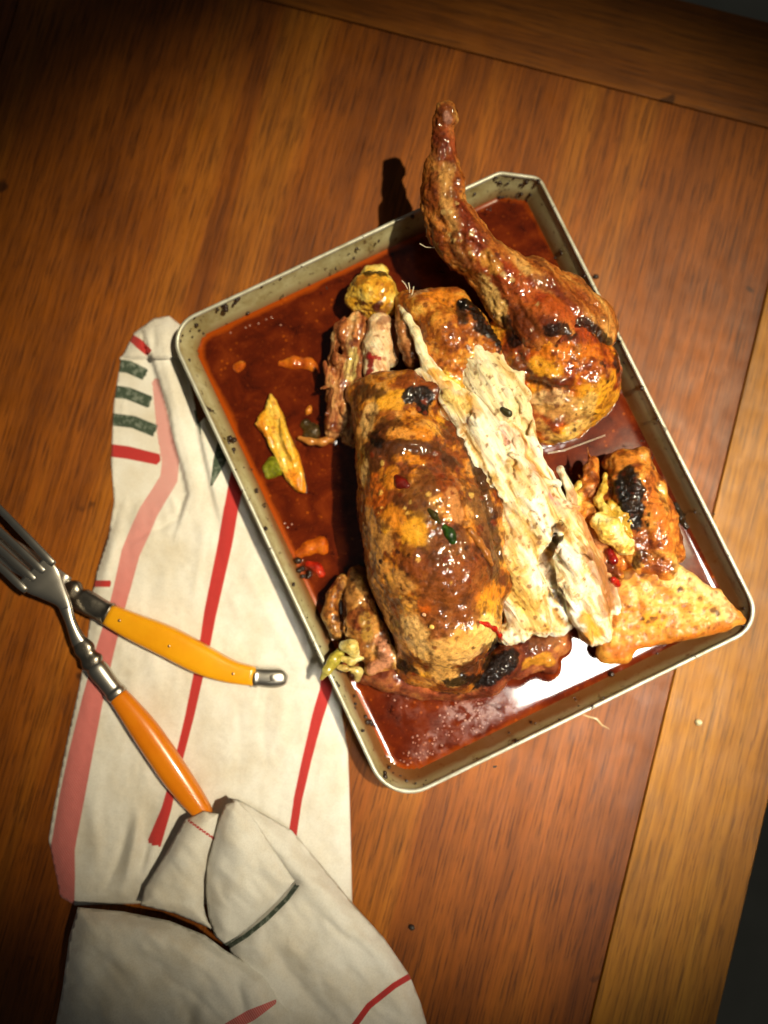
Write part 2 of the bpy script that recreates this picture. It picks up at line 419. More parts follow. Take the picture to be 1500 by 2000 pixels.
def build_sdf(prims, h=0.1, k=0.35, zmin=0.36):
    """prims: list of (kind, args...) each with optional smooth radius"""
    lo = np.full(3, 1e9); hi = -lo
    for pr in prims:
        if pr[0] == 'cut': continue
        if pr[0] == 'chain':
            for u, v, z, r in pr[1]: w = W(u, v, z); lo = np.minimum(lo, w-r); hi = np.maximum(hi, w+r)
        elif pr[0] == 'ell':
            u, v, z, rx, ry, rz = pr[1:7]; w = W(u, v, z); r = np.array([max(rx, ry)]*2+[rz]); lo = np.minimum(lo, w-r); hi = np.maximum(hi, w+r)
        elif pr[0] == 'slab':
            for p in pr[1]: w = W(*p); lo = np.minimum(lo, w-pr[2]); hi = np.maximum(hi, w+pr[2])
    lo -= 0.5; hi += 0.5; lo[2] = max(lo[2], zmin-0.3)
    n = np.ceil((hi-lo)/h).astype(int)+1
    g = np.stack(np.meshgrid(*[lo[i]+h*np.arange(n[i]) for i in range(3)], indexing='ij'), -1).reshape(-1, 3)
    D = None
    for pr in prims:
        if pr[0] == 'chain' and D is not None:
            X = np.array([W(u, v, z) for u, v, z, r in pr[1]]); R_ = max(q[3] for q in pr[1])+max(k, .3)+.1
            a = np.clip(np.floor((X.min(0)-R_-lo)/h).astype(int), 0, n); e = np.clip(np.ceil((X.max(0)+R_-lo)/h).astype(int)+1, 0, n)
            sl = tuple(slice(a[i], e[i]) for i in range(3)); G = g.reshape(*n, 3)[sl]; D3 = D.reshape(n)
            dd = d_chain(G.reshape(-1, 3), pr[1]).reshape(G.shape[:3]); D3[sl] = smin(D3[sl], dd, k); D = D3.reshape(-1); continue
        elif pr[0] == 'chain': d = d_chain(g, pr[1])
        elif pr[0] == 'ell': d = d_ell(g, *pr[1:])
        elif pr[0] == 'slab': d = d_slab(g, pr[1], pr[2], pr[3])
        elif pr[0] == 'cut': D = sminus(D, d_chain(g, pr[1]), 0.12); continue
        D = d if D is None else smin(D, d, k)
    D = np.maximum(D, zmin-g[:, 2])
    return surface_nets(D.reshape(n), lo, h)

class Sculpt:
    def __init__(s, prims, h=0.1, k=0.35, zmin=0.36):
        s.V, s.F = build_sdf(prims, h, k, zmin); s.wet = np.ones(len(s.V)); s.prep()
    def prep(s):
        s.N = vnormals(s.V, s.F); s.C = np.zeros((len(s.V), 3)); s.u, s.v = PX(s.V)
        s.key = {}
        top = np.argsort(s.V[:, 2]); ku = (s.u//4).astype(int); kv = (s.v//4).astype(int)
        for i in top: s.key[(ku[i], kv[i])] = i
    def surf(s, u, v):
        a, b = int(u//4), int(v//4)
        for r in range(0, 5):
            best = None
            for i in range(-r, r+1):
                for j in range(-r, r+1):
                    q = s.key.get((a+i, b+j))
                    if q is not None and (best is None or s.V[q, 2] > s.V[best, 2]): best = q
            if best is not None: return s.V[best]
        i = np.argmin((s.u-u)**2+(s.v-v)**2); return s.V[i]
    def dist(s, pts, rpx):
        P = []
        pts = [np.array(p, float) for p in pts]
        if len(pts) == 1: P = [s.surf(*pts[0])]
        else:
            for a, b in zip(pts[:-1], pts[1:]):
                n = max(2, int(np.linalg.norm(b-a)/6))
                for t in range(n+1): q = a+(b-a)*t/n; P.append(s.surf(*q))
        P = np.array(P); mg = rpx*2.2+30
        arr = np.array(pts); lo = arr.min(0)-mg; hi = arr.max(0)+mg
        m = np.nonzero((s.u > lo[0]) & (s.u < hi[0]) & (s.v > lo[1]) & (s.v < hi[1]))[0]
        d = np.full(len(m), 1e9)
        for p in P: d = np.minimum(d, ((s.V[m]-p)**2).sum(1))
        return m, np.sqrt(d)
    def noise(s, amp, sc, o=4, seed=0, A=None, mask=None):
        P = s.V if A is None else s.V @ A
        d = amp*fbm(P, sc, o, seed)
        s.V = s.V+s.N*(d if mask is None else d*mask)[:, None]; return s
    def disp(s, pts, rpx, amt, sharp=1.0, jit=0.0):
        m, d = s.dist(pts, rpx); r = rpx*0.032
        if jit: d = d+jit*r*fbm(s.V[m], 3.0, 3, 5)
        s.V[m] += s.N[m]*(amt*np.exp(-(np.maximum(d, 0)/r)**2*sharp))[:, None]; return s
    def base(s, stops, sc=1.0, o=5, seed=0, A=None, bias=0.0):
        P = s.V if A is None else s.V @ A
        n = np.clip(0.5+0.9*fbm(P, sc, o, seed, 0.6)+bias, 0, 1)
        xs = [p for p, _ in stops]; s.C = np.stack([np.interp(n, xs, [q[i] for _, q in stops]) for i in range(3)], 1); return s
    def paint(s, col, pts, rpx, op=1.0, soft=0.35, amp=0.55, nsc=2.2, seed=0, wet=None, A=None):
        m, d = s.dist(pts, rpx); r = rpx*0.032
        P = s.V[m] if A is None else s.V[m] @ A
        e = (r*(1+amp*fbm(P, nsc, 4, seed+int(pts[0][0])))-d)/(r*soft)
        w = (smooth(e+0.5)*op)[:, None]; s.C[m] = s.C[m]*(1-w)+np.array(col)*w
        if wet is not None: s.wet[m] = s.wet[m]*(1-w[:, 0])+wet*w[:, 0]
        return s
    def spots(s, col, n, box, rpx, op=0.8, seed=0, wet=None, disp=0.0):
        r_ = np.random.default_rng(seed+100)
        for _ in range(n):
            u, v = r_.uniform(box[0], box[2]), r_.uniform(box[1], box[3])
            if min(abs(s.u-u)+abs(s.v-v)) > 8: continue
            r = rpx*r_.uniform(0.5, 1.4)
            s.paint(col, [(u, v)], r, op, 0.4, 0.8, 5.0, seed, wet)
            if disp: s.disp([(u, v)], r, disp)
        return s
    def crust(s, pts, rpx, amt=0.09, op=0.96, amp=0.7, seed=0):
        """charred, blistered patch"""
        s.paint(CHAR, pts, rpx, op, 0.25, amp, 2.6, seed, 0.35)
        m, d = s.dist(pts, rpx); r = rpx*0.032; w = smooth((r*1.05-d)/(r*0.4))
        n = np.abs(fbm(s.V[m], 4.5, 3, 11+seed))*1.6-0.25
        s.V[m] += s.N[m]*(w*(amt*n+0.03))[:, None]
        k = (0.6+1.2*np.clip(n, 0, 1))[:, None]; s.C[m] = s.C[m]*(1-w[:, None])+s.C[m]*k*w[:, None]
        return s
    def grime(s, col=None, op=.6, sc=2.4, lo=.02, hi=.3, seed=90, A=None):
        P = s.V if A is None else s.V @ A
        n = fbm(P, sc, 5, seed, .62); w = (smooth((n-lo)/(hi-lo))*op)[:, None]
        s.C = s.C*(1-w)+np.array(DBR if col is None else col)*w; s.wet = np.maximum(s.wet, w[:, 0]); return s
    def done(s, name, mat, parent, label=None):
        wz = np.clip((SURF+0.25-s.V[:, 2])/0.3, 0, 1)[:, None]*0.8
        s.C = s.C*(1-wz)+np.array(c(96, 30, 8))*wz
        o = mesh_obj(name, s.V, s.F, mat, parent, cols=np.clip(s.C, 0, 0.95), attrs={'wet': s.wet})
        if label: o['label'] = label
        ALLV.append(s.V); return o
ALLV = []
CHAR = c(16, 12, 8); DBR = c(76, 40, 16); BRN = c(128, 66, 22); RBR = c(146, 72, 22); ORG = c(214, 130, 30); YEL = c(232, 160, 40)
TAN = c(206, 142, 66); LTAN = c(224, 172, 96); CRM = c(250, 232, 176); CRY = c(246, 214, 128); PNK = c(240, 196, 160); GLZ = c(116, 66, 24)
def fib(du, dv, st=0.16):
    """space squeezed along a direction of the photo so that noise runs in fibres"""
    a = np.array([du, -dv, 0.0]); a /= np.linalg.norm(a); return np.eye(3)-(1-st)*np.outer(a, a)

skin = food_mat('roast_skin', 0.10, 1.0, 0.42, 0.07, 0.3, 0.0009)
skin2 = food_mat('roast_skin_drier', 0.10, 0.9, 0.45, 0.08, 0.32, 0.0010)
skin3 = food_mat('wing_tip_skin', 0.12, 0.5, 0.5, 0.2, 0.14, 0.0004, speck=.4)
meat = food_mat('carved_meat', 0.25, 0.3, 0.5, 0.2, 0.2, 0.0011, fscale=(6, .8, 1), rot=(0, 0, math.radians(-59)), speck=0.55)

bird = empty('roast_chicken', W(870, 950, 0.4), 'whole roast chicken with charred glossy skin and one breast carved open to pale meat', 'roast chicken')

# ---- breast with its skin
b = Sculpt([('chain', [(768, 815, 3.4, 2.6), (795, 900, 3.7, 3.3), (822, 1000, 3.8, 3.95), (845, 1100, 3.8, 4.2), (868, 1200, 3.4, 3.6), (880, 1275, 2.6, 2.4)]),
            ('chain', [(885, 870, 3.6, 1.9), (915, 1000, 3.9, 2.2), (950, 1120, 3.4, 1.9)]),
            ('chain', [(700, 770, 3.2, .7), (740, 757, 4.0, .6), (800, 752, 4.6, .8), (840, 770, 4.6, 1.0)]),
            ('chain', [(820, 1290, 2.2, 1.8), (900, 1320, 1.8, 1.3)])], 0.1, 0.9)
b.noise(0.30, 0.35, 3, 1).noise(0.15, 1.3, 4, 2).noise(0.06, 4.5, 3, 8); b.prep()
b.base([(0.0, DBR), (0.28, RBR), (0.46, BRN*1.15), (0.6, ORG*0.9), (0.75, TAN), (1, YEL)], 0.75, 5, 3)
# left flank is pale tan
for p, r in (([(700, 850), (698, 960), (704, 1060)], 17), ([(715, 1110), (745, 1190), (770, 1260)], 26), ([(728, 1060), (735, 1110)], 20)): b.paint(TAN, p, r, 0.8, 0.6, 0.5)
b.paint(c(176, 116, 52), [(705, 1000), (718, 1090), (742, 1180)], 20, 0.55, 0.6)
# yellow and orange fields
for p, r, col in (([(752, 785), (775, 775)], 20, YEL), ([(725, 800), (712, 840)], 16, LTAN), ([(770, 845), (800, 855)], 16, ORG), ([(805, 845), (825, 850)], 22, ORG), ([(860, 805), (865, 830)], 9, YEL),
                  ([(775, 885), (800, 892), (820, 895)], 13, ORG), ([(765, 920), (760, 940)], 13, ORG), ([(725, 950), (735, 980)], 22, c(196, 96, 20)), ([(800, 1020), (815, 1045), (805, 1060)], 24, YEL*.95),
                  ([(760, 1000), (780, 1020)], 20, ORG), ([(730, 1045), (750, 1060)], 20, TAN), ([(880, 960), (892, 1000)], 16, c(204, 130, 62)), ([(870, 1085), (890, 1095)], 14, ORG), ([(775, 1135), (790, 1140)], 18, TAN),
                  ([(945, 1165), (975, 1160)], 22, ORG), ([(930, 1180), (960, 1190), (975, 1195)], 18, YEL*.9), ([(915, 1150), (930, 1160)], 14, c(206, 116, 30)), ([(830, 1180), (840, 1195)], 14, c(206, 100, 24)),
                  ([(800, 1230), (830, 1260), (860, 1290)], 30, LTAN), ([(870, 1250), (900, 1260), (930, 1240)], 32, c(224, 158, 72)), ([(850, 1290), (870, 1320), (880, 1330)], 24, c(226, 166, 82)), ([(945, 1225), (965, 1240)], 26, c(242, 204, 112)),
                  ([(900, 1290), (940, 1270)], 14, LTAN)): b.paint(col, p, r, 0.9, 0.45, 0.5, 2.0)
# glaze / dark brown sauce
for p, r, col, op in (([(730, 870), (760, 875), (800, 870), (850, 885), (880, 900)], 14, DBR, .9), ([(715, 885), (725, 915)], 18, DBR, .9), ([(745, 830), (770, 830)], 16, DBR, .85), ([(750, 800), (762, 812)], 12, RBR, .8),
                      ([(840, 930), (820, 960), (800, 970)], 26, GLZ, .85), ([(850, 900), (875, 940), (890, 960)], 20, c(136, 62, 20), .8), ([(915, 840), (930, 890), (950, 940)], 18, c(92, 54, 22), .9), ([(900, 810), (910, 860)], 14, c(98, 60, 26), .85),
                      ([(925, 970), (945, 1010), (955, 1040)], 20, c(118, 74, 34), .9), ([(830, 1075), (870, 1080), (900, 1060)], 26, GLZ, .85), ([(800, 1090), (840, 1120), (890, 1130), (940, 1120)], 30, c(134, 68, 22), .85),
                      ([(850, 1160), (890, 1180), (860, 1210)], 34, c(136, 74, 26), .85), ([(900, 1150), (915, 1200)], 26, c(136, 72, 26), .8), ([(955, 1070), (970, 1110)], 20, DBR, .75), ([(855, 1255), (870, 1265)], 12, RBR, .8), ([(845, 1245), (860, 1225)], 12, c(150, 80, 30), .7),
                      ([(905, 1305), (925, 1300)], 16, DBR, .85), ([(775, 1170), (760, 1150)], 12, c(150, 96, 44), .7), ([(840, 1010), (850, 1020)], 14, c(70, 52, 20), .6), ([(742, 770), (700, 760)], 14, DBR, .85), ([(770, 755), (830, 748)], 8, RBR, .7)):
    b.paint(col, p, r, op, 0.4, 0.65, 2.4); b.disp(p, r, 0.05)
b.grime(c(96, 50, 16), .8, 1.5, .0, .3, 91).grime(c(72, 34, 10), .55, 3.6, .1, .4, 92)
for p, r in (([(868, 760), (895, 815), (925, 885), (945, 935)], 13), ([(950, 960), (965, 1020), (978, 1085)], 12)): b.paint(c(74, 44, 18), p, r, .85, .4, .7, 3)
for p, r, col in (([(752, 785), (775, 782)], 15, YEL), ([(805, 1030), (812, 1050)], 17, YEL*.95), ([(720, 1000), (722, 1080)], 14, TAN), ([(712, 900), (708, 940)], 9, LTAN), ([(765, 840), (800, 850)], 9, c(226, 150, 60)), ([(885, 965), (895, 1010)], 12, c(196, 130, 66)), ([(860, 1265), (900, 1275), (940, 1245)], 20, c(230, 172, 88))): b.paint(col, p, r, .85, .6, .6, 3)
b.crust([(800, 770), (835, 772), (828, 792)], 17, .12); b.crust([(730, 850), (738, 862)], 12, .08, .85); b.crust([(975, 1265), (960, 1300)], 17, .14, .9); b.crust([(785, 1300), (800, 1310)], 16, .12, .9)
b.crust([(880, 1335), (940, 1325)], 16, .12, .9)
b.paint(c(150, 84, 30), [(845, 1330), (800, 1320)], 8, .8)
b.spots(c(120, 44, 10), 60, (700, 770, 980, 1320), 4.5, .8, 1); b.spots(c(60, 24, 8), 26, (700, 780, 970, 1320), 3.5, .9, 2); b.spots(c(240, 190, 90), 22, (710, 900, 960, 1300), 3.5, .6, 3)
b.disp([(870, 740), (900, 830), (930, 900), (960, 1010), (978, 1080)], 9, -.22, 1, .4)
b.disp([(740, 880), (800, 878), (860, 895)], 8, -.1); b.disp([(726, 780), (716, 840)], 7, -.07); b.disp([(760, 1100), (775, 1180)], 10, -.08)
for (u, v, a, l) in ((730, 1130, 60, 30), (722, 1090, 50, 26), (748, 1180, 64, 30), (745, 1120, 70, 40), (712, 1040, 80, 30)):
    q = [(u, v), (u+l*math.cos(math.radians(a)), v+l*math.sin(math.radians(a)))]; b.disp(q, 4, -.09)
b.done('breast', skin, bird, 'plump breast with glossy charred skin')

# ---- carved breast meat
FB = fib(0.5, 0.86)
def strands(n, poly, zf, dirv, ln, rr, seed, jit=.35):
    r_ = np.random.default_rng(seed); P = np.array(poly, float); out = []; L_ = list(P)+[P[0]]
    while len(out) < n:
        u, v = r_.uniform(P[:, 0].min(), P[:, 0].max()), r_.uniform(P[:, 1].min(), P[:, 1].max())
        ins = False
        for a, b2 in zip(L_[:-1], L_[1:]):
            if (a[1] <= v) != (b2[1] <= v) and u < a[0]+(v-a[1])/(b2[1]-a[1])*(b2[0]-a[0]): ins = not ins
        if not ins: continue
        an = math.atan2(dirv[1], dirv[0])+r_.normal(0, jit); l = r_.uniform(*ln)/2; r = r_.uniform(*rr); z = zf(u, v)+r_.uniform(-.35, .3); k = r_.normal(0, 7)
        out.append(('chain', [(u-l*math.cos(an), v-l*math.sin(an), z-r_.uniform(0, .3), r*r_.uniform(.25, .6)), (u-k*math.sin(an), v+k*math.cos(an), z, r), (u+l*math.cos(an), v+l*math.sin(an), z-r_.uniform(0, .5), r*r_.uniform(.2, .5))]))
    return out
def zmeat(u, v):
    t = np.clip((v-740)/490, 0, 1); xm = np.interp(v, [740, 860, 960, 1060, 1160, 1240], [872, 955, 1015, 1075, 1110, 1130])
    return np.interp(t, [0, .35, .7, 1], [5.0, 5.6, 5.0, 3.4])-((u-xm)/90)**2*1.3
MPOLY = [(850, 735), (900, 745), (960, 790), (1030, 835), (1072, 890), (1108, 965), (1150, 1035), (1195, 1130), (1208, 1200), (1190, 1245), (1150, 1240), (1105, 1190), (1075, 1130), (1062, 1230), (1035, 1225), (990, 1120), (965, 1020), (925, 930), (895, 840)]
mt = Sculpt([('chain', [(862, 745, 4.0, 1.0), (905, 800, 4.1, 1.5), (950, 880, 4.0, 1.9), (1015, 965, 3.5, 2.3), (1060, 1040, 3.1, 2.3)]),
             ('chain', [(975, 1000, 4.3, 1.1), (1005, 1080, 4.1, 1.3), (1030, 1150, 3.5, 1.2), (1055, 1215, 2.9, 1.0)]),
             ('chain', [(1080, 1040, 3.0, 2.1), (1125, 1110, 2.9, 1.9), (1150, 1180, 2.5, 1.6), (1165, 1225, 2.2, 1.2)]),
             ('chain', [(1000, 1080, 2.4, 1.9), (1080, 1200, 1.8, 1.5)]), ('chain', [(1000, 1150, 2.9, 1.2), (1025, 1215, 2.6, 1.0), (990, 1238, 2.5, .7)])]+strands(70, MPOLY, zmeat, (.5, .86), (45, 130), (.28, .62), 5, .3)+[('cut', [(1098, 1022, q+.5, .1), (1087, 1055, q+.4, .2), (1066, 1090, q+.1, .27), (1078, 1135, q-.3, .27), (1104, 1190, q-.9, .25)]) for q in (5.0, 4.6, 4.2)]+[('cut', [(974, 818, 5.7, .08), (986, 850, 5.7, .12), (1002, 890, 5.7, .1), (1004, 930, 5.5, .05)])], 0.09, 0.09)
mt.noise(.2, .6, 3, 4).noise(.26, 1.6, 4, 5, FB).noise(.12, 5, 3, 6, FB); mt.prep()
mt.base([(0, c(150, 92, 34)), (.2, c(196, 146, 76)), (0.33, c(228, 192, 124)), (0.46, c(240, 220, 172)), (0.75, c(246, 234, 202)), (1, c(250, 242, 222))], 1.6, 4, 5, FB)
for p, r, col, op in (([(960, 810), (1010, 860), (1060, 950), (1100, 1000)], 14, PNK, .55), ([(985, 845), (990, 860)], 7, c(226, 160, 140), .7), ([(960, 1090), (985, 1110)], 6, c(226, 150, 110), .5),
                      ([(940, 1050), (965, 1080), (985, 1110)], 5, c(206, 110, 70), .7), ([(1075, 965), (1090, 985)], 5, c(220, 120, 120), .6), ([(1140, 1000), (1170, 1060), (1190, 1120)], 18, c(206, 150, 96), .7), ([(1150, 1080), (1180, 1140), (1185, 1190)], 16, c(170, 104, 46), .75),
                      ([(985, 1100), (1000, 1140), (1030, 1190)], 24, c(246, 202, 96), .8), ([(1040, 1220), (1060, 1230)], 14, YEL, .8), ([(1140, 1205), (1165, 1235), (1150, 1245)], 14, YEL, .9), ([(1080, 1130), (1120, 1160)], 22, c(252, 232, 180), .8), ([(1010, 930), (1030, 960)], 16, c(220, 170, 90), .6),
                      ([(985, 990), (1010, 1030), (1030, 1060)], 12, c(206, 156, 76), .6), ([(855, 735), (880, 770), (930, 800)], 14, YEL, .6), ([(870, 770), (900, 800)], 14, c(244, 214, 120), .7), ([(1020, 1220), (1080, 1225)], 12, c(216, 172, 90), .6)):
    mt.paint(col, p, r, op, .7, .7, 2.2, A=FB)
for p, r, a in (([(975, 820), (985, 850), (1000, 890), (1003, 930)], 4, -.3), ([(1093, 1028), (1085, 1060), (1062, 1090), (1075, 1130), (1100, 1180)], 11, -.31), ([(950, 930), (975, 985), (1000, 1050)], 5, -.22), ([(1000, 935), (1030, 950), (1060, 990)], 4, -.15),
                ([(930, 940), (960, 1010), (985, 1060)], 4, -.2), ([(900, 790), (925, 815)], 5, -.25), ([(1035, 1000), (1085, 1035)], 4, -.18), ([(1130, 1060), (1160, 1130)], 5, -.15), ([(1120, 1150), (1125, 1190)], 3, -.15), ([(900, 840), (950, 920)], 4, -.12)):
    mt.disp(p, r, a, 1, .5)
    mt.paint(c(112, 62, 22) if a < -.305 else c(206, 152, 80), p, r*(.95 if a < -.305 else .7), .8, .8, .4, wet=0.0)
for p, r, col, op in (([(1132, 965), (1165, 1030), (1185, 1100), (1197, 1170)], 19, c(206, 142, 86), .8), ([(1155, 1070), (1185, 1130), (1192, 1185)], 13, c(150, 92, 42), .75), ([(958, 1000), (1000, 1090), (1040, 1190)], 20, c(226, 176, 96), .55), ([(1010, 1215), (1050, 1225)], 16, c(222, 180, 110), .6)): mt.paint(col, p, r, op, .7, .8, 2.4)
mt.spots(c(150, 96, 30), 130, (880, 760, 1180, 1240), 3.0, .75, 5); mt.spots(c(120, 66, 20), 60, (960, 1000, 1100, 1240), 3.6, .75, 6); mt.spots(c(216, 168, 84), 60, (930, 860, 1100, 1200), 8, .55, 8)
mt.grime(c(176, 120, 44), .55, 2.6, .05, .4, 101, FB); mt.C *= np.array([.97, .94, .85])
mt.wet *= .6
mt.done('breast_meat', meat, bird, 'pale carved breast meat')

# ---- torn shreds above the carved breast
FC = fib(0.6, 0.8, .12)
sh = Sculpt([('chain', [(915, 700, 4.3, .9), (945, 745, 4.6, 1.2), (980, 800, 4.4, 1.1), (1010, 850, 3.6, .7)]), ('chain', [(955, 690, 4.6, .55), (985, 735, 4.8, .6), (1020, 800, 4.3, .45), (1040, 850, 3.6, .4)]),
             ('chain', [(930, 690, 4.9, .4), (940, 730, 5.3, .45), (955, 780, 5.1, .4)]), ('chain', [(990, 700, 4.4, .45), (1005, 740, 4.6, .5), (1015, 770, 4.4, .35)]), ('chain', [(905, 700, 4.0, .35), (925, 760, 4.4, .5), (960, 810, 4.4, .5)]),
             ('chain', [(965, 680, 4.6, .35), (970, 720, 5.1, .4), (985, 780, 5.0, .35)])]+strands(26, [(900, 695), (960, 675), (1020, 720), (1035, 800), (1045, 860), (1005, 850), (950, 800), (920, 760)], lambda u, v: 5.2-abs(v-740)/120*.9, (.55, .84), (40, 100), (.18, .4), 9, .45), 0.085, .07)
sh.noise(.3, 1.6, 4, 9, FC).noise(.12, 4, 3, 10, FC); sh.prep()
sh.base([(0, c(150, 96, 40)), (.25, c(210, 166, 96)), (.45, c(240, 212, 150)), (1, c(250, 232, 190))], 1.6, 4, 9, FC)
sh.spots(c(130, 80, 26), 50, (900, 690, 1040, 860), 3, .7, 4); sh.wet *= .6; sh.C *= np.array([.92, .9, .84])
sh.done('shredded_meat', meat, bird, 'shredded pale meat torn loose beside the leg')

# ---- leg: drumstick with shank, thigh
FL = fib(0.5, .85, .35)
dr = Sculpt([('chain', [(869, 222, 6.9, .50), (868, 238, 6.8, .57), (866, 275, 6.6, .66), (866, 320, 6.3, .86), (868, 375, 6.0, 1.14), (880, 430, 5.7, 1.28), (906, 474, 5.45, 1.36), (953, 522, 5.2, 1.36), (1014, 578, 4.9, 1.75), (1058, 638, 4.4, 2.5), (1095, 680, 4.0, 2.6)]),
             ('chain', [(848, 325, 5.9, .42), (843, 400, 5.6, .62), (858, 465, 5.5, .6), (888, 505, 5.0, .45)]), ('chain', [(858, 214, 7.0, .18), (856, 228, 6.9, .2)]), ('chain', [(878, 211, 7.0, .17), (880, 228, 6.9, .2)]),
             ('chain', [(905, 440, 6.2, .6), (940, 480, 6.0, .7), (985, 530, 5.8, .8)]), ('chain', [(960, 515, 5.3, 1.0), (1040, 560, 4.8, 1.6), (1095, 598, 4.4, 1.9), (1140, 640, 4.0, 2.05)]), ('chain', [(955, 575, 5.0, .4), (978, 605, 5.0, .5), (988, 640, 4.6, .5)])], 0.1, .75)
dr.noise(.22, .6, 3, 13).noise(.24, 1.8, 4, 14, FL).noise(.07, 5, 3, 15); dr.prep()
dr.base([(0, c(104, 44, 14)), (.3, c(150, 74, 24)), (.5, c(184, 108, 40)), (.7, c(206, 138, 62)), (1, c(226, 172, 92))], 1.1, 5, 16, FL)
for p, r, col, op in (([(868, 215), (860, 260), (858, 300)], 16, c(120, 52, 22), .7), ([(880, 240), (885, 300)], 12, c(176, 84, 44), .6), ([(872, 225), (875, 232)], 8, c(206, 150, 120), .7), ([(872, 330), (876, 400), (890, 440)], 14, c(216, 160, 84), .75), ([(900, 400), (915, 450), (935, 480)], 14, c(140, 52, 14), .75), ([(845, 340), (840, 400)], 12, c(126, 56, 18), .7),
                      ([(890, 470), (900, 510)], 16, c(122, 58, 20), .7), ([(950, 500), (1000, 540), (1050, 580)], 18, c(156, 54, 14), .8), ([(940, 550), (960, 580), (975, 610)], 16, c(222, 176, 96), .8), ([(950, 500), (965, 520)], 14, c(226, 160, 66), .7), ([(1000, 560), (1060, 600)], 20, c(196, 100, 34), .6),
                      ([(1060, 580), (1110, 610), (1150, 640)], 16, c(150, 50, 14), .8), ([(1010, 610), (1040, 640)], 18, c(110, 50, 16), .7)):
    dr.paint(col, p, r, op, .6, .6, 2.2)
dr.grime(c(110, 40, 10), .7, 1.6, .0, .35, 93, FL).grime(c(72, 32, 10), .5, 4, .12, .4, 94)
dr.paint(c(190, 92, 26), [(1080, 590), (1120, 620)], 22, .6, .6); dr.paint(c(120, 44, 12), [(1040, 540), (1090, 565), (1130, 600)], 12, .7, .6); dr.crust([(1135, 628), (1165, 645), (1188, 668)], 11, .07, .85); dr.crust([(1100, 640), (1075, 650)], 13, .07, .85)
dr.crust([(995, 640), (985, 625)], 10, .08, .8); dr.spots(c(90, 34, 10), 50, (850, 300, 1100, 660), 4, .8, 7); dr.spots(c(236, 200, 120), 24, (850, 340, 1050, 600), 4, .5, 9)
for p in ([(985, 590), (975, 620), (985, 650)], [(870, 280), (866, 330)], [(884, 350), (890, 400)], [(858, 430), (880, 470)], [(920, 470), (950, 500)], [(862, 245), (884, 250)], [(860, 262), (884, 266)], [(905, 440), (900, 480), (915, 510)], [(880, 330), (876, 390)]): dr.disp(p, 5, -.13)
for p in ([(840, 430), (870, 455)], [(862, 470), (905, 470)], [(900, 520), (940, 530)], [(866, 400), (874, 340)]): dr.disp(p, 6, .12)
dr.done('drumstick', skin2, bird, 'drumstick with bare shank sticking up past the pan rim')
th = Sculpt([('chain', [(1045, 640, 4.1, 2.2), (1090, 690, 4.0, 2.6), (1128, 730, 3.4, 2.75)]), ('chain', [(1125, 760, 3.0, 2.5), (1090, 800, 2.6, 2.2), (1060, 820, 2.4, 1.8)]), ('chain', [(985, 660, 3.6, 1.4), (1030, 700, 4.0, 1.8), (1080, 730, 4.2, 2.0)]),
             ('chain', [(1030, 770, 3.6, .9), (1090, 775, 4.2, .8), (1120, 800, 3.9, .7), (1100, 830, 3.4, .7)])], .1, .6)
th.noise(.25, .5, 3, 17).noise(.18, 1.6, 4, 18).noise(.06, 5, 3, 19); th.prep()
th.base([(0, DBR), (.25, c(146, 60, 16)), (.45, c(190, 92, 22)), (.6, ORG), (.8, c(230, 156, 40)), (1, YEL)], .9, 5, 20)
for p, r, col, op in (([(1070, 700), (1110, 690), (1150, 700)], 22, c(214, 118, 26), .85), ([(1050, 715), (1080, 725)], 18, c(230, 160, 40), .85), ([(1110, 630), (1170, 650)], 16, c(180, 72, 18), .8), ([(1185, 740), (1180, 790), (1160, 830)], 22, YEL, .9), ([(1150, 720), (1180, 720)], 20, c(164, 76, 24), .7),
                      ([(1040, 745), (1080, 750), (1110, 748)], 12, c(92, 44, 18), .9), ([(1060, 790), (1100, 790), (1130, 810)], 24, c(214, 160, 84), .9), ([(1050, 780), (1090, 778)], 14, c(230, 186, 120), .8), ([(1150, 780), (1150, 820), (1120, 850)], 16, c(226, 178, 92), .8),
                      ([(1080, 860), (1120, 860)], 18, c(226, 176, 86), .85), ([(1050, 830), (1070, 850)], 12, c(210, 160, 80), .7), ([(1075, 805), (1105, 812)], 8, c(170, 110, 50), .6)):
    th.paint(col, p, r, op, .5, .5, 1.8)
th.grime(c(120, 48, 10), .65, 1.5, .02, .35, 95).grime(c(76, 32, 10), .5, 4, .12, .4, 96)
th.crust([(1100, 640), (1080, 650), (1060, 655)], 15, .08, .85); th.crust([(1130, 632), (1165, 640), (1190, 660)], 11, .08, .85); th.crust([(1205, 690), (1208, 720)], 8, .06, .8); th.crust([(1000, 650), (1010, 665)], 16, .08, .85)
th.paint(c(100, 48, 20), [(1020, 690), (1010, 720), (1040, 740)], 14, .8)
for p, a in (([(1035, 750), (1080, 762), (1120, 765)], -.3), ([(1140, 785), (1135, 820), (1105, 835)], -.2), ([(1060, 800), (1100, 808)], -.12), ([(1050, 845), (1090, 850), (1140, 825)], -.1), ([(1010, 690), (1030, 730)], -.25), ([(1045, 620), (1030, 660), (1035, 690)], -.2)): th.disp(p, 7, a)
th.spots(c(110, 36, 8), 60, (1040, 600, 1210, 870), 5, .75, 10, None, .03); th.spots(c(50, 20, 8), 20, (1050, 620, 1210, 860), 3.5, .9, 11)
th.done('thigh', skin, bird, 'round orange thigh pressed against the pan wall')

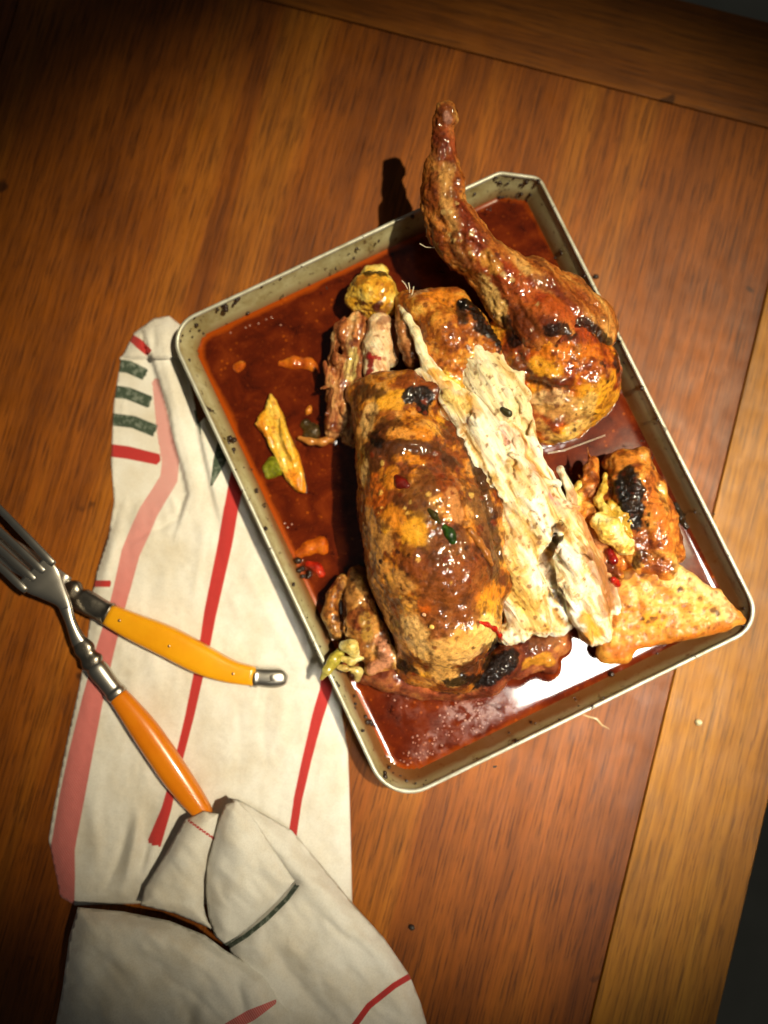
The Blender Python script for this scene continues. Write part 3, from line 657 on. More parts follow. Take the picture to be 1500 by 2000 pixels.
# ---- back skin with a strip of pale fat
bk = Sculpt([('chain', [(795, 590, 3.6, .8), (830, 605, 4.2, 1.1), (865, 650, 4.5, 1.5), (905, 700, 4.2, 1.3)]), ('chain', [(840, 590, 3.8, .9), (885, 595, 4.0, 1.0), (915, 640, 4.2, 1.2), (950, 690, 4.0, 1.2)]),
             ('chain', [(850, 680, 4.0, 1.2), (875, 730, 4.2, 1.1), (900, 760, 4.2, .9)])], .09, .35)
bk.noise(.15, .8, 3, 21).noise(.12, 2, 4, 22).noise(.05, 5, 3, 23); bk.prep()
bk.base([(0, c(120, 56, 16)), (.35, c(176, 96, 28)), (.55, c(214, 136, 46)), (.8, c(230, 166, 66)), (1, c(240, 190, 96))], 1.3, 5, 24)
bk.paint(c(220, 130, 30), [(840, 575), (890, 585)], 14, .8); bk.paint(c(244, 196, 70), [(845, 730), (880, 750), (910, 770)], 14, .85); bk.paint(c(220, 170, 110), [(830, 560), (800, 575)], 8, .6)
bk.grime(c(130, 66, 16), .6, 2.5, .0, .35, 97)
bk.crust([(915, 595), (935, 610), (945, 640), (980, 660)], 18, .14); bk.crust([(900, 590), (905, 620)], 12, .1, .8); bk.spots(c(110, 50, 14), 50, (790, 580, 950, 740), 4, .75, 12)
bk.disp([(905, 680), (890, 720)], 6, -.2); bk.disp([(930, 670), (960, 680)], 6, .12)
bk.done('back_skin', skin2, bird, 'mottled golden skin over the back, charred at one edge')
fs = Sculpt([('chain', [(781, 600, 4.1, .16), (796, 622, 4.9, .24), (812, 650, 5.2, .28), (822, 680, 5.2, .30), (834, 712, 5.1, .36), (856, 738, 5.0, .5), (890, 765, 4.9, .45)])], .07, .2)
fs.noise(.06, 3, 3, 25); fs.base([(0, c(230, 200, 140)), (.5, c(246, 226, 170)), (1, c(250, 238, 196))], 2, 3, 26); fs.prep(); fs.base([(0, c(226, 190, 130)), (.5, c(244, 222, 164)), (1, c(250, 236, 192))], 2, 3, 26)
fs.paint(YEL, [(845, 730), (870, 745)], 14, .8); fs.paint(CRY, [(875, 755), (890, 765)], 14, .7); fs.wet *= .5; fs.done('fat_strip', meat, bird)
fl_ = Sculpt([('chain', [(786, 610, 3.9, .5), (790, 640, 4.3, .55), (798, 670, 4.2, .6), (804, 700, 3.9, .5), (806, 712, 3.6, .35)])], .08, .3)
fl_.noise(.14, 2.2, 4, 27); fl_.prep(); fl_.base([(0, c(110, 60, 28)), (.5, c(160, 98, 48)), (1, c(200, 140, 80))], 1.6, 4, 28); fl_.done('skin_flap', skin2, bird)

# ---- the other leg joint, upper left
kn = Sculpt([('ell', 728, 572, 2.8, 1.65, 1.35, 1.6, 10), ('chain', [(700, 595, 2.6, .7), (740, 605, 2.8, .8), (765, 590, 2.8, .7)]), ('chain', [(722, 538, 2.2, .6), (742, 535, 2.2, .6)]), ('chain', [(700, 560, 3.3, .5), (690, 585, 2.8, .6)])], .08, .4)
kn.noise(.32, .9, 4, 29).noise(.08, 4, 3, 30); kn.prep(); kn.base([(0, c(196, 120, 28)), (.4, c(228, 166, 46)), (.65, c(240, 196, 84)), (1, c(246, 214, 120))], 1.2, 4, 31)
kn.crust([(720, 530), (745, 528)], 14, .07, .8); kn.paint(c(150, 90, 30), [(705, 545)], 12, .6); kn.spots(c(90, 34, 12), 14, (690, 590, 760, 615), 6, .85, 13); kn.spots(c(150, 80, 20), 12, (690, 545, 770, 600), 4, .6, 14)
kn.paint(c(140, 84, 40), [(745, 612), (770, 600)], 10, .7); kn.done('leg_joint', skin, bird, 'yellow knuckle end of the second leg')
bn = Sculpt([('chain', [(742, 635, 3.1, .85), (738, 680, 3.4, .95), (735, 730, 3.3, .85)]), ('chain', [(765, 640, 2.6, .5), (762, 700, 2.8, .6)])], .08, .3)
bn.noise(.2, 1.3, 4, 32); bn.prep(); bn.base([(0, c(226, 170, 110)), (.5, c(242, 204, 146)), (1, c(250, 226, 176))], 1.5, 4, 33)
bn.paint(c(146, 20, 22), [(718, 692), (722, 715), (716, 740)], 8, .95); bn.paint(c(176, 24, 30), [(722, 697), (742, 700)], 4, .9); bn.paint(c(150, 84, 44), [(740, 625), (760, 622)], 9, .7); bn.paint(c(190, 130, 76), [(738, 715), (750, 725)], 8, .6); bn.spots(c(170, 100, 50), 14, (710, 640, 770, 740), 4, .6, 15)
bn.done('bone', meat, bird, 'bare bone end with a blood red mark')
FD = fib(-.2, 1, .2)
tr = Sculpt([('chain', [(700, 625, 2.5, .6), (675, 650, 2.6, .75), (690, 680, 2.5, .7), (680, 730, 2.3, .75), (665, 780, 2.2, .8), (655, 830, 1.8, .7), (645, 855, 1.4, .4)]), ('chain', [(700, 640, 2.8, .6), (705, 700, 2.6, .7), (700, 750, 2.6, .7)]),
             ('chain', [(655, 660, 2.7, .35), (650, 700, 2.5, .25), (650, 740, 2.3, .3), (645, 780, 2.0, .35)]), ('chain', [(690, 800, 2.0, .8), (690, 850, 1.4, .8)])]+strands(22, [(655, 635), (700, 620), (720, 650), (705, 760), (690, 830), (640, 850), (650, 760)], lambda u, v: 3.1-.9*(v-640)/200, (-.15, 1), (30, 80), (.16, .34), 31, .5), .075, .1)
tr.noise(.2, 1.8, 4, 34, FD).noise(.1, 5, 3, 35, FD); tr.prep(); tr.base([(0, c(130, 60, 26)), (.35, c(180, 106, 56)), (.6, c(220, 156, 90)), (1, c(240, 200, 130))], 1.8, 5, 36, FD)
tr.paint(c(246, 212, 120), [(690, 690), (685, 735)], 12, .85); tr.paint(c(120, 40, 16), [(640, 800), (660, 850)], 12, .5); tr.paint(c(196, 126, 60), [(680, 640), (700, 650)], 16, .7); tr.grime(c(110, 48, 16), .8, 2.5, -.05, .3, 100, FD)
tr.spots(c(100, 36, 14), 30, (640, 620, 720, 860), 4, .7, 16)
tr.done('torn_meat', skin2, bird, 'torn brown meat hanging from the joint')
rb = Sculpt([('chain', [(652, 852, 1.5, .3), (630, 864, 1.55, .22), (605, 862, 1.5, .2), (585, 855, 1.35, .14)])], .06, .2); rb.prep(); rb.base([(0, c(180, 110, 40)), (1, c(220, 150, 70))], 2, 3, 3); rb.done('rib_bone', skin2, bird)

# ---- wing on the right with its flat tip
wg = Sculpt([('chain', [(1215, 890, 2.7, .5), (1250, 892, 3.1, .5), (1285, 950, 3.3, .55), (1305, 1015, 3.3, .55), (1322, 1085, 3.1, .55)]), ('chain', [(1195, 905, 2.4, .7), (1222, 905, 3.0, .9), (1245, 940, 3.3, 1.1), (1268, 1000, 3.4, 1.15), (1285, 1060, 3.2, 1.1), (1295, 1110, 3.0, 1.0)]), ('chain', [(1205, 940, 3.0, .9), (1225, 990, 3.2, 1.1), (1240, 1050, 3.0, 1.1), (1255, 1100, 2.8, 1.1)]),
             ('chain', [(1155, 1000, 2.6, .8), (1175, 1060, 2.5, .8), (1200, 1120, 2.3, 1.0)]), ('chain', [(1160, 900, 2.6, .35), (1157, 940, 2.7, .4), (1162, 980, 2.6, .5)]), ('chain', [(1130, 960, 2.2, .5), (1125, 1000, 2.4, .5)])]+strands(20, [(1115, 960), (1150, 905), (1195, 930), (1205, 1000), (1215, 1100), (1190, 1140), (1150, 1060)], lambda u, v: 3.2, (.3, 1), (30, 80), (.16, .38), 33, .6), .085, .2)
wg.noise(.2, .9, 3, 37).noise(.09, 2.2, 4, 38).noise(.04, 6, 3, 39); wg.prep(); wg.base([(0, c(110, 46, 14)), (.3, c(164, 84, 24)), (.5, c(206, 124, 40)), (.75, c(226, 158, 66)), (1, c(240, 190, 100))], 1.2, 5, 40)
for p, r, col, op in (([(1205, 900), (1235, 895)], 16, c(206, 126, 40), .8), ([(1265, 940), (1290, 1010), (1310, 1070)], 12, c(204, 112, 34), .85), ([(1160, 1030), (1175, 1100)], 14, c(196, 130, 76), .7), ([(1125, 970), (1120, 1000)], 12, c(238, 196, 90), .8),
                      ([(1155, 900), (1155, 930)], 8, c(150, 84, 34), .8), ([(1155, 955), (1158, 975)], 9, c(226, 160, 100), .7), ([(1190, 1110), (1200, 1140)], 14, c(90, 36, 14), .8), ([(1250, 1050), (1270, 1090), (1290, 1100)], 16, c(150, 74, 30), .75)): wg.paint(col, p, r, op, .5)
wg.grime(c(96, 40, 12), .7, 2, .0, .35, 98)
wg.crust([(1222, 935), (1232, 960), (1236, 1010)], 25, .12); wg.crust([(1205, 945), (1215, 970)], 12, .08, .8); wg.crust([(1255, 1080), (1240, 1100)], 10, .08, .7); wg.spots(c(90, 34, 12), 40, (1190, 900, 1310, 1110), 4, .75, 17)
wg.disp([(1185, 920), (1190, 970), (1215, 1030)], 8, -.25); wg.disp([(1262, 1080), (1300, 1100)], 6, -.15)
wg.done('wing', skin2, bird, 'charred wing folded beside the carved breast')
def gnarl(name, chain, stops, mat, seed, h=.07, amp=.1, k=.2, label=None, sc=1.8, A=None, parent=None, fin=None):
    g = Sculpt([('chain', q) for q in chain], h, k); g.noise(amp, sc, 4, seed, A).noise(amp*.4, 5, 3, seed+1, A); g.prep(); g.base(stops, 1.6, 4, seed+2, A)
    if fin: fin(g)
    return g.done(name, mat, parent or bird, label)
fatc = [(0, c(216, 150, 44)), (.4, c(240, 198, 92)), (.7, c(250, 226, 140)), (1, c(252, 238, 176))]
def ff(g): g.spots(c(190, 120, 50), 10, (1155, 1000, 1240, 1080), 6, .6, 18)
gnarl('fat_lump', [[(1170, 1020, 3.8, .55), (1190, 1035, 4.1, .8), (1215, 1062, 3.8, .6), (1230, 1072, 3.4, .4)], [(1240, 1020, 3.7, .3), (1245, 1050, 3.6, .35)]], fatc, skin, 50, amp=.2, fin=ff)
gnarl('fat_strand', [[(1182, 930, 3.1, .18), (1178, 955, 3.4, .2), (1168, 978, 3.4, .24), (1182, 1000, 3.7, .26), (1208, 1015, 4.0, .28), (1235, 1050, 3.8, .26)], [(1195, 985, 3.6, .26), (1220, 1005, 3.9, .3), (1245, 1040, 3.7, .24)]], [(0, c(150, 100, 16)), (.5, c(196, 150, 44)), (1, c(232, 198, 96))], skin, 53, amp=.16, sc=2.6)
gnarl('fat_strand', [[(1130, 945, 3.0, .25), (1122, 975, 3.3, .4), (1112, 1000, 3.2, .3)]], fatc, skin, 56)
tp = Sculpt([('slab', [(1190, 1140, 2.90), (1205, 1118, 2.90), (1250, 1098, 3.00), (1305, 1106, 3.00), (1350, 1135, 3.10), (1400, 1150, 3.15), (1455, 1210, 3.35), (1420, 1232, 3.10), (1300, 1255, 2.70), (1240, 1270, 2.40), (1205, 1292, 2.30), (1175, 1280, 2.30), (1172, 1262, 2.40)], 1.3, .5),
             ('chain', [(1300, 1105, 3.30, .45), (1350, 1132, 3.40, .4), (1400, 1165, 3.40, .35), (1448, 1212, 3.40, .3)]), ('chain', [(1185, 1275, 2.20, .7), (1215, 1275, 2.30, .7)])], .09, .3, .5)
tp.noise(.16, .6, 3, 60).noise(.08, 2, 4, 61); tp.prep(); tp.base([(0, c(206, 128, 44)), (.35, c(222, 152, 60)), (.6, c(236, 180, 84)), (.8, c(242, 196, 104)), (1, c(246, 208, 124))], .8, 5, 62)
for p, r, col, op in (([(1200, 1275), (1250, 1262), (1330, 1248), (1420, 1225)], 13, c(200, 112, 34), .8), ([(1205, 1130), (1195, 1200), (1180, 1260)], 9, c(170, 96, 44), .7), ([(1310, 1112), (1380, 1150), (1430, 1195)], 12, c(244, 210, 140), .8), ([(1260, 1120), (1240, 1110)], 10, c(150, 80, 32), .6),
                      ([(1330, 1150), (1360, 1180)], 14, c(246, 212, 110), .6), ([(1290, 1215), (1270, 1210)], 14, c(240, 180, 50), .6)): tp.paint(col, p, r, op, .6)
for p, r in (([(1395, 1192)], 8), ([(1402, 1198)], 7), ([(1310, 1238)], 8), ([(1298, 1234)], 4), ([(1265, 1212), (1280, 1210)], 5), ([(1252, 1208)], 4), ([(1330, 1148)], 6), ([(1290, 1195)], 3), ([(1320, 1155)], 4), ([(1255, 1120)], 6), ([(1225, 1185)], 4), ([(1235, 1245)], 5), ([(1345, 1195)], 3)): tp.paint(c(84, 34, 14), p, r, .85, .5, .7, 3)
tp.paint(c(120, 62, 24), [(1215, 1125), (1245, 1108), (1290, 1108)], 9, .75); tp.paint(c(226, 150, 50), [(1230, 1250), (1300, 1235), (1380, 1222)], 12, .6)
tp.spots(c(150, 84, 34), 50, (1190, 1120, 1420, 1280), 4, .6, 20); tp.grime(c(190, 110, 34), .6, 1.6, 0, .35, 102).grime(c(120, 60, 22), .6, 5, .16, .4, 103); tp.C *= np.array([.85, .8, .7])
tp.disp([(1210, 1130), (1195, 1200), (1185, 1255)], 8, -.12); tp.disp([(1205, 1200), (1290, 1185), (1380, 1190)], 5, -.05); tp.disp([(1240, 1150), (1260, 1240)], 5, -.05)
tp.wet *= .35
tp.done('wing_tip', skin3, bird, 'flat golden wing tip resting on the pan corner')

# ---- left wing and the neck end
lw = Sculpt([('chain', [(700, 1125, 1.8, .7), (700, 1170, 2.4, 1.0), (705, 1215, 2.7, 1.2), (712, 1262, 2.3, 1.0)]), ('chain', [(668, 1130, 2.0, .3), (652, 1160, 2.3, .42), (645, 1200, 2.4, .48), (655, 1235, 2.3, .5)]),
             ('chain', [(745, 1225, 2.6, .4), (745, 1265, 2.8, .55), (770, 1290, 2.6, .5), (725, 1305, 2.4, .5)])], .08, .25)
lw.noise(.14, 1.2, 4, 63).noise(.06, 4, 3, 64); lw.prep(); lw.base([(0, c(104, 50, 16)), (.35, c(150, 90, 34)), (.55, c(186, 126, 54)), (.8, c(206, 150, 76)), (1, c(224, 176, 100))], 1.2, 5, 65)
for p, r, col, op in (([(680, 1140), (680, 1165)], 14, c(176, 120, 56), .8), ([(700, 1210), (690, 1200)], 18, c(150, 70, 30), .7), ([(715, 1200), (720, 1240)], 12, c(170, 130, 50), .7), ([(745, 1250), (755, 1290), (730, 1305)], 14, c(206, 140, 96), .8), ([(650, 1150), (645, 1200)], 9, c(206, 130, 50), .7), ([(655, 1205), (665, 1208)], 6, c(50, 22, 10), .8), ([(645, 1245), (660, 1265)], 8, c(56, 34, 16), .8)): lw.paint(col, p, r, op, .5)
lw.grime(c(90, 44, 14), .8, 2, -.05, .3, 99)
lw.disp([(664, 1130), (664, 1190), (670, 1240)], 5, -.3); lw.disp([(678, 1168)], 6, .14); lw.disp([(735, 1230), (728, 1280)], 6, -.15)
lw.spots(c(90, 30, 10), 22, (640, 1140, 740, 1290), 4, .7, 21); lw.done('wing', skin, bird, 'small brown wing tucked under the breast')
nk = Sculpt([('chain', [(700, 1310, 1.2, .7), (760, 1320, 1.6, 1.0), (830, 1335, 1.6, 1.0), (900, 1340, 1.6, .9)]), ('chain', [(900, 1335, 1.8, 1.1), (950, 1320, 2.2, 1.2), (990, 1290, 2.4, 1.1)]), ('chain', [(985, 1290, 1.8, .9), (1040, 1265, 1.9, .9), (1090, 1255, 1.6, .8)]),
             ('chain', [(1010, 1310, 1.4, .6), (1040, 1295, 1.6, .5), (1065, 1285, 1.7, .65), (1075, 1300, 1.4, .5)])], .09, .3)
nk.noise(.16, 1.2, 4, 66).noise(.07, 4, 3, 67); nk.prep(); nk.base([(0, c(74, 26, 12)), (.4, c(116, 52, 26)), (.6, c(150, 80, 44)), (1, c(200, 130, 60))], 1.1, 5, 68)
nk.crust([(920, 1325), (955, 1310), (990, 1285)], 24, .16, .95); nk.crust([(870, 1345), (900, 1345)], 12, .1, .7); nk.paint(c(196, 132, 36), [(1025, 1300), (1045, 1292), (1068, 1285), (1075, 1297)], 12, .85); nk.paint(c(120, 70, 34), [(1040, 1260), (1085, 1250)], 14, .7); nk.paint(c(180, 92, 44), [(810, 1330), (850, 1345)], 12, .6)
nk.done('neck_end', skin2, bird, 'burnt neck end lying in the gravy')

# hairs left on the shank
hair = flat_mat('pin_feather_mat', c(236, 214, 170), .4, .2)
VV = []; FF = []; nv = 0
def tube(pts, rad, n=6):
    P = np.array(pts); m = len(P); rad = np.broadcast_to(rad, (m,)); V = []; F = []
    T = np.gradient(P, axis=0); T /= np.linalg.norm(T, axis=1)[:, None]
    up = np.array([0.1, 0.2, 1.0])
    for i in range(m):
        a = np.cross(T[i], up); a /= np.linalg.norm(a); bb = np.cross(T[i], a)
        for k in range(n): t = 2*math.pi*k/n; V.append(P[i]+rad[i]*(math.cos(t)*a+math.sin(t)*bb))
    for i in range(m-1):
        for k in range(n): F.append((i*n+k, i*n+(k+1) % n, (i+1)*n+(k+1) % n, (i+1)*n+k))
    return np.array(V), np.array(F)
for q in ([(820, 476, 5.03), (832, 483, 5.16), (848, 484, 5.49)], [(832, 461, 5.10), (842, 467, 5.36), (856, 466, 5.76)], [(785, 548, 4.60), (792, 556, 4.60), (797, 566, 4.50)], [(798, 552, 4.80), (800, 562, 4.70), (800, 572, 4.60)], [(808, 560, 4.90), (806, 570, 4.90), (803, 580, 4.80)],
          [(850, 452, 5.95), (862, 456, 6.28), (874, 452, 6.42)], [(850, 459, 5.82), (862, 463, 6.22), (876, 461, 6.35)], [(848, 445, 5.89), (860, 448, 6.28), (870, 442, 6.55)], [(1070, 885, 1.30), (1100, 880, 1.35), (1150, 862, 1.40), (1182, 850, 1.50)]):
    V, F = tube([W(*p) for p in q], [.035, .03]+[.022]*(len(q)-2)); mesh_obj('pin_feather', V, F, hair, bird)

# ------------------------------------------------------------------ gravy
def pan_local(P):
    ca, sa = math.cos(PA), math.sin(PA); q = P[:, :2]-PC
    return q[:, 0]*ca+q[:, 1]*sa, -q[:, 0]*sa+q[:, 1]*ca
hg = 0.12; gx = np.arange(-hw+.6, hw-.6, hg); gy = np.arange(-hl+.6, hl-.6, hg)
X, Y = np.meshgrid(gx, gy, indexing='ij'); shp = X.shape
d1 = np.minimum(hw-np.abs(X), hl-np.abs(Y))
# rounded corners: distance to the wall
def corner(cx, cy, sx, sy, r):
    dx = (X-cx)*sx+r; dy = (Y-cy)*sy+r; m = (dx > 0) & (dy > 0)
    return m, r-np.hypot(np.maximum(dx, 0), np.maximum(dy, 0))
for cx, cy, sx, sy, r in ((-hw, hl, -1, 1, 2.4), (hw, -hl, 1, -1, 2.4), (-hw, -hl, -1, -1, 2.9)):
    m, dd = corner(cx, cy, sx, sy, r); d1 = np.where(m, np.minimum(d1, dd), d1)
chd = -((X-hw)/2.3+(Y-hl)/1.5+1)/math.hypot(1/2.3, 1/1.5); d1 = np.minimum(d1, chd)
wall = 1.0                                      # where the wall meets the surface
occ = np.zeros(shp)
for Vp in ALLV:
    q = Vp[(Vp[:, 2] > SURF-.1) & (Vp[:, 2] < SURF+.25)]; lx, ly = pan_local(q)
    ii = ((lx-gx[0])/hg).astype(int); jj = ((ly-gy[0])/hg).astype(int); ok = (ii >= 0) & (jj >= 0) & (ii < shp[0]) & (jj < shp[1]); occ[ii[ok], jj[ok]] = 1
def blur(A, n):
    for _ in range(n):
        A = (A+np.roll(A, 1, 0)+np.roll(A, -1, 0))/3; A = (A+np.roll(A, 1, 1)+np.roll(A, -1, 1))/3
    return A
men = np.clip(blur(occ, 3)*1.6, 0, 1)*.10+blur(occ, 12)*.06
PP = np.c_[X.ravel(), Y.ravel(), np.zeros(X.size)]
zz = SURF+men+.10*np.exp(-np.maximum(d1-wall, 0)/.16)+.006*fbm(PP, .5, 3, 70).reshape(shp)
ca, sa = math.cos(PA), math.sin(PA)
GV = np.c_[PC[0]+X.ravel()*ca-Y.ravel()*sa, PC[1]+X.ravel()*sa+Y.ravel()*ca, zz.ravel()]
ok = (d1 > wall-.1); I = np.arange(X.size).reshape(shp)
q = np.stack([I[:-1, :-1], I[1:, :-1], I[1:, 1:], I[:-1, 1:]], -1); m = ok[:-1, :-1] & ok[1:, :-1] & ok[1:, 1:] & ok[:-1, 1:]
GF = q[m]; used = np.unique(GF); remap = -np.ones(X.size, int); remap[used] = np.arange(len(used)); GF = remap[GF]
edge = np.clip(1-(d1.ravel()-wall)/(0.6+.35*fbm(PP, .8, 3, 75)), 0, 1)*np.clip(.72+.03*(Y.ravel()*.7-X.ravel()), .3, 1.1)  # oily rim, its orange painted stronger towards the lit upper left
foam = np.zeros(X.size); gu, gvv = PX(GV)
for u, v, r, a in ((900, 1385, 34, .9), (930, 1395, 30, .9), (960, 1385, 26, .7), (870, 1420, 30, .45), (845, 1440, 26, .6), (800, 1375, 40, .3), (780, 1350, 30, .3), (905, 1440, 30, .4), (820, 1475, 22, .5), (1000, 1370, 24, .5), (860, 1470, 20, .4), (935, 1425, 24, .4)):
    foam = np.maximum(foam, a*np.exp(-((gu-u)**2+(gvv-v)**2)/r**2))
gt = NT('gravy'); gv_ = gt.co(); ga = gt.attr('edge').outputs['Fac']; fo = gt.attr('foam').outputs['Fac']
gn = gt.noise(gv_, 55, 5, .6, .6); gf = gt.noise(gv_, 600, 3, .6); gw = gt.noise(gv_, 130, 5, .7, 1.2)
gc = gt.ramp(gn, [(.3, c(66, 20, 6)), (.5, c(98, 34, 9)), (.72, c(126, 52, 14))])
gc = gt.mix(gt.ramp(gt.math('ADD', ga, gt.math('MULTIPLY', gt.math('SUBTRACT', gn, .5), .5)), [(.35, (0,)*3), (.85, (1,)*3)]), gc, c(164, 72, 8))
gc = gt.mix(gt.math('MULTIPLY', gt.ramp(gf, [(.62, (0,)*3), (.72, (1,)*3)]), .35), gc, c(190, 96, 40))
vo = gt.n('ShaderNodeTexVoronoi'); vo.inputs['Scale'].default_value = 210; gt.link(gv_, vo.inputs['Vector'])
drop = gt.math('MULTIPLY', gt.ramp(vo.outputs['Distance'], [(.16, (1,)*3), (.2, (0,)*3)]), gt.ramp(gn, [(.5, (0,)*3), (.6, (.55,)*3)]))
gc = gt.mix(drop, gc, c(186, 92, 16))
fm = gt.math('MULTIPLY', gt.math('MULTIPLY', fo, gt.ramp(gw, [(.42, (0,)*3), (.62, (1,)*3)])), 1.3, True)
gc = gt.mix(gt.math('MULTIPLY', fm, .6), gc, c(160, 104, 80))
gt.set(Base_Color=gc, Roughness=gt.math('ADD', .10, gt.math('MULTIPLY', fm, .4)), IOR=1.45, Normal=gt.bump(gt.noise(gv_, 90, 3, .5), .00012, .5), Coat_Weight=.5, Coat_Roughness=.03)
GVu = GV[used]
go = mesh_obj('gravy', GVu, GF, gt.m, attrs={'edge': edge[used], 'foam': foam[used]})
tag(go, 'dark red brown gravy with orange oily edges filling the bottom of the pan', 'gravy')
# bubbles on the gravy: small glassy beads
bub = flat_mat('bubble_mat', c(206, 150, 120), .15, 1.0); VV = []; FF = []; nv = 0
for i in range(150):
    k = rng.integers(0, 7); u, v, s_ = [(900, 1385, 26), (940, 1400, 30), (840, 1450, 30), (900, 1440, 30), (820, 1480, 20), (960, 1420, 26), (790, 1350, 26)][k]
    u, v = u+rng.normal(0, s_), v+rng.normal(0, s_*.6); r = rng.uniform(.03, .075)
    if v > 1548-.49*(u-823)-62: continue
    V, F = blob_mesh(W(u, v, SURF+.03), (r, r, r*.7), i, .7, 1); addb(V, F)
for u, v in ((480, 640), (488, 636), (505, 632), (520, 624), (530, 620), (556, 1022), (562, 1030), (570, 1024), (548, 635), (450, 650), (610, 1058)):
    V, F = blob_mesh(W(u, v, SURF+.03), (.07, .07, .05), int(u), .7, 1); addb(V, F)
bo = mesh_obj('gravy_bubbles', np.vstack(VV), np.vstack(FF), bub); tag(bo, 'tiny pale bubbles floating on the gravy near the lower edge of the pan', 'bubbles', kind='stuff')

# ------------------------------------------------------------------ loose bits in the gravy and on the bird
def piece(name, chains, stops, label, cat, seed=0, h=.06, amp=.06, k=.15, sc=2.4, A=None, mat=None, group=None, spots=None, zmin=.5):
    g = Sculpt([q if isinstance(q[0], str) else ('chain', q) for q in chains], h, k, zmin); g.noise(amp, sc, 4, seed, A).noise(amp*.4, 6, 3, seed+1, A); g.prep(); g.base(stops, 1.8, 4, seed+2, A)
    if spots: spots(g)
    V = g.V; o = mesh_obj(name, V, g.F, mat or skin, None, cols=np.clip(g.C, 0, .95), attrs={'wet': g.wet}); tag(o, label, cat, group); return o
FM = fib(.35, .93, .2)
def sp1(g): g.paint(c(236, 130, 10), [(570, 930), (590, 962)], 12, .7, .8); g.paint(c(226, 120, 14), [(505, 830), (512, 850)], 8, .6, .8); g.spots(c(190, 100, 20), 20, (505, 780, 590, 950), 4, .6, 22)
piece('meat_strip', [('slab', [(530, 770, 1.1), (546, 800, 1.35), (562, 838, 1.5), (580, 885, 1.4), (592, 925, 1.2), (598, 964, 1.0), (582, 962, 1.0), (558, 935, 1.2), (535, 890, 1.4), (520, 855, 1.4), (498, 828, 1.2), (516, 800, 1.2)], .55, .22), ('slab', [(548, 815, 1.5), (566, 850, 1.6), (580, 900, 1.45), (570, 905, 1.4), (545, 860, 1.5)], .6, .25)],
      [(0, c(196, 104, 12)), (.35, c(226, 146, 24)), (.6, c(240, 178, 50)), (1, c(248, 204, 90))], 'long fibrous strip of yellow chicken meat floating in the gravy left of the breast', 'meat strip', 80, .06, .2, sc=1.8, A=FM, spots=sp1, mat=skin2)
piece('green_chilli_piece', [[(520, 915, 1.03, .3), (535, 905, 1.03, .42), (542, 918, 1.08, .36), (525, 928, 0.93, .3)]], [(0, c(96, 96, 10)), (.5, c(140, 138, 24)), (1, c(180, 170, 50))], 'dull green chilli piece tucked beside the long floating meat strip', 'chilli piece', 84)
og = [(0, c(160, 66, 6)), (.5, c(196, 96, 10)), (1, c(216, 126, 26))]
piece('carrot_slice', [[(548, 712, 0.78, .28), (575, 710, 0.73, .45), (605, 712, 0.68, .45), (612, 718, 0.83, .35)]], og, 'oval orange vegetable slice sunk in the gravy near the top left corner of the pan', 'vegetable slice', 86)
piece('carrot_chip', [[(460, 717, 0.83, .22), (472, 714, 0.88, .24), (466, 724, 0.83, .22)]], og, 'small orange chip floating nearest the top left corner of the pan', 'vegetable chip', 88)
piece('carrot_slice', [[(585, 1082, 0.83, .36), (605, 1070, 0.78, .48), (628, 1062, 0.78, .45), (632, 1075, 0.83, .36)]], og, 'rounded orange vegetable slice in the gravy left of the breast, just above the small wing', 'vegetable slice', 90)
piece('carrot_chip', [[(556, 765, 0.81, .13), (566, 780, 0.83, .15)]], og, 'tiny orange fleck floating above the long meat strip', 'vegetable fleck', 92)
piece('onion_shred', [[(612, 785, 0.85, .12), (603, 803, 0.93, .16), (598, 812, 0.83, .1)]], [(0, c(196, 110, 20)), (1, c(226, 150, 50))], 'short tan shred floating beside the torn leg meat', 'onion shred', 94)
piece('carrot_chip', [[(552, 960, 0.85, .13), (557, 958, 0.85, .13)]], og, 'round orange speck floating just below the long meat strip', 'vegetable fleck', 96)
piece('red_chilli_piece', [[(600, 1100, 0.88, .2), (620, 1108, 0.93, .28), (628, 1120, 0.88, .3)]], [(0, c(130, 20, 4)), (.5, c(180, 36, 8)), (1, c(206, 66, 16))], 'bright red chilli piece in the gravy above the small wing', 'chilli piece', 98)
piece('burnt_scrap', [[(596, 830, 0.83, .4), (612, 845, 0.78, .5), (600, 855, 0.83, .4)]], [(0, c(40, 26, 8)), (1, c(96, 70, 24))], 'dark olive scrap in the gravy next to the thin curved bone', 'scrap', 100, amp=.12)
piece('burnt_scrap', [[(1318, 985, .95, .22), (1328, 1010, 1.0, .3), (1340, 1030, .95, .2)]], [(0, c(24, 16, 8)), (1, c(60, 40, 16))], 'blackened scrap in the gravy between the charred wing and the right wall of the pan', 'scrap', 102, amp=.12)
# on top of the bird: heights are read from the finished surface
BIG = np.vstack(ALLV); bu, bv = PX(BIG)
def top(u, v, up=0.05):
    m = np.nonzero((np.abs(bu-u) < 5) & (np.abs(bv-v) < 5))[0]
    return (BIG[m, 2].max() if len(m) else SURF)+up
def on(pts, r, up=0.03): return [(u, v, top(u, v, up), r_) for (u, v), r_ in zip(pts, r if hasattr(r, '__len__') else [r]*len(pts))]
piece('green_chilli_slice', [on([(868, 1030), (878, 1042), (884, 1056)], [.2, .3, .24], -.1)], [(0, c(20, 44, 6)), (.5, c(36, 66, 10)), (1, c(60, 90, 20))], 'glossy dark green chilli slice stuck on the middle of the browned breast', 'chilli slice', 104)
piece('herb_leaf', [on([(838, 996), (848, 1006), (858, 1020)], [.12, .16, .12], 0)], [(0, c(50, 44, 10)), (1, c(80, 66, 20))], 'dark olive herb leaf just above the green chilli slice on the breast', 'herb leaf', 106)
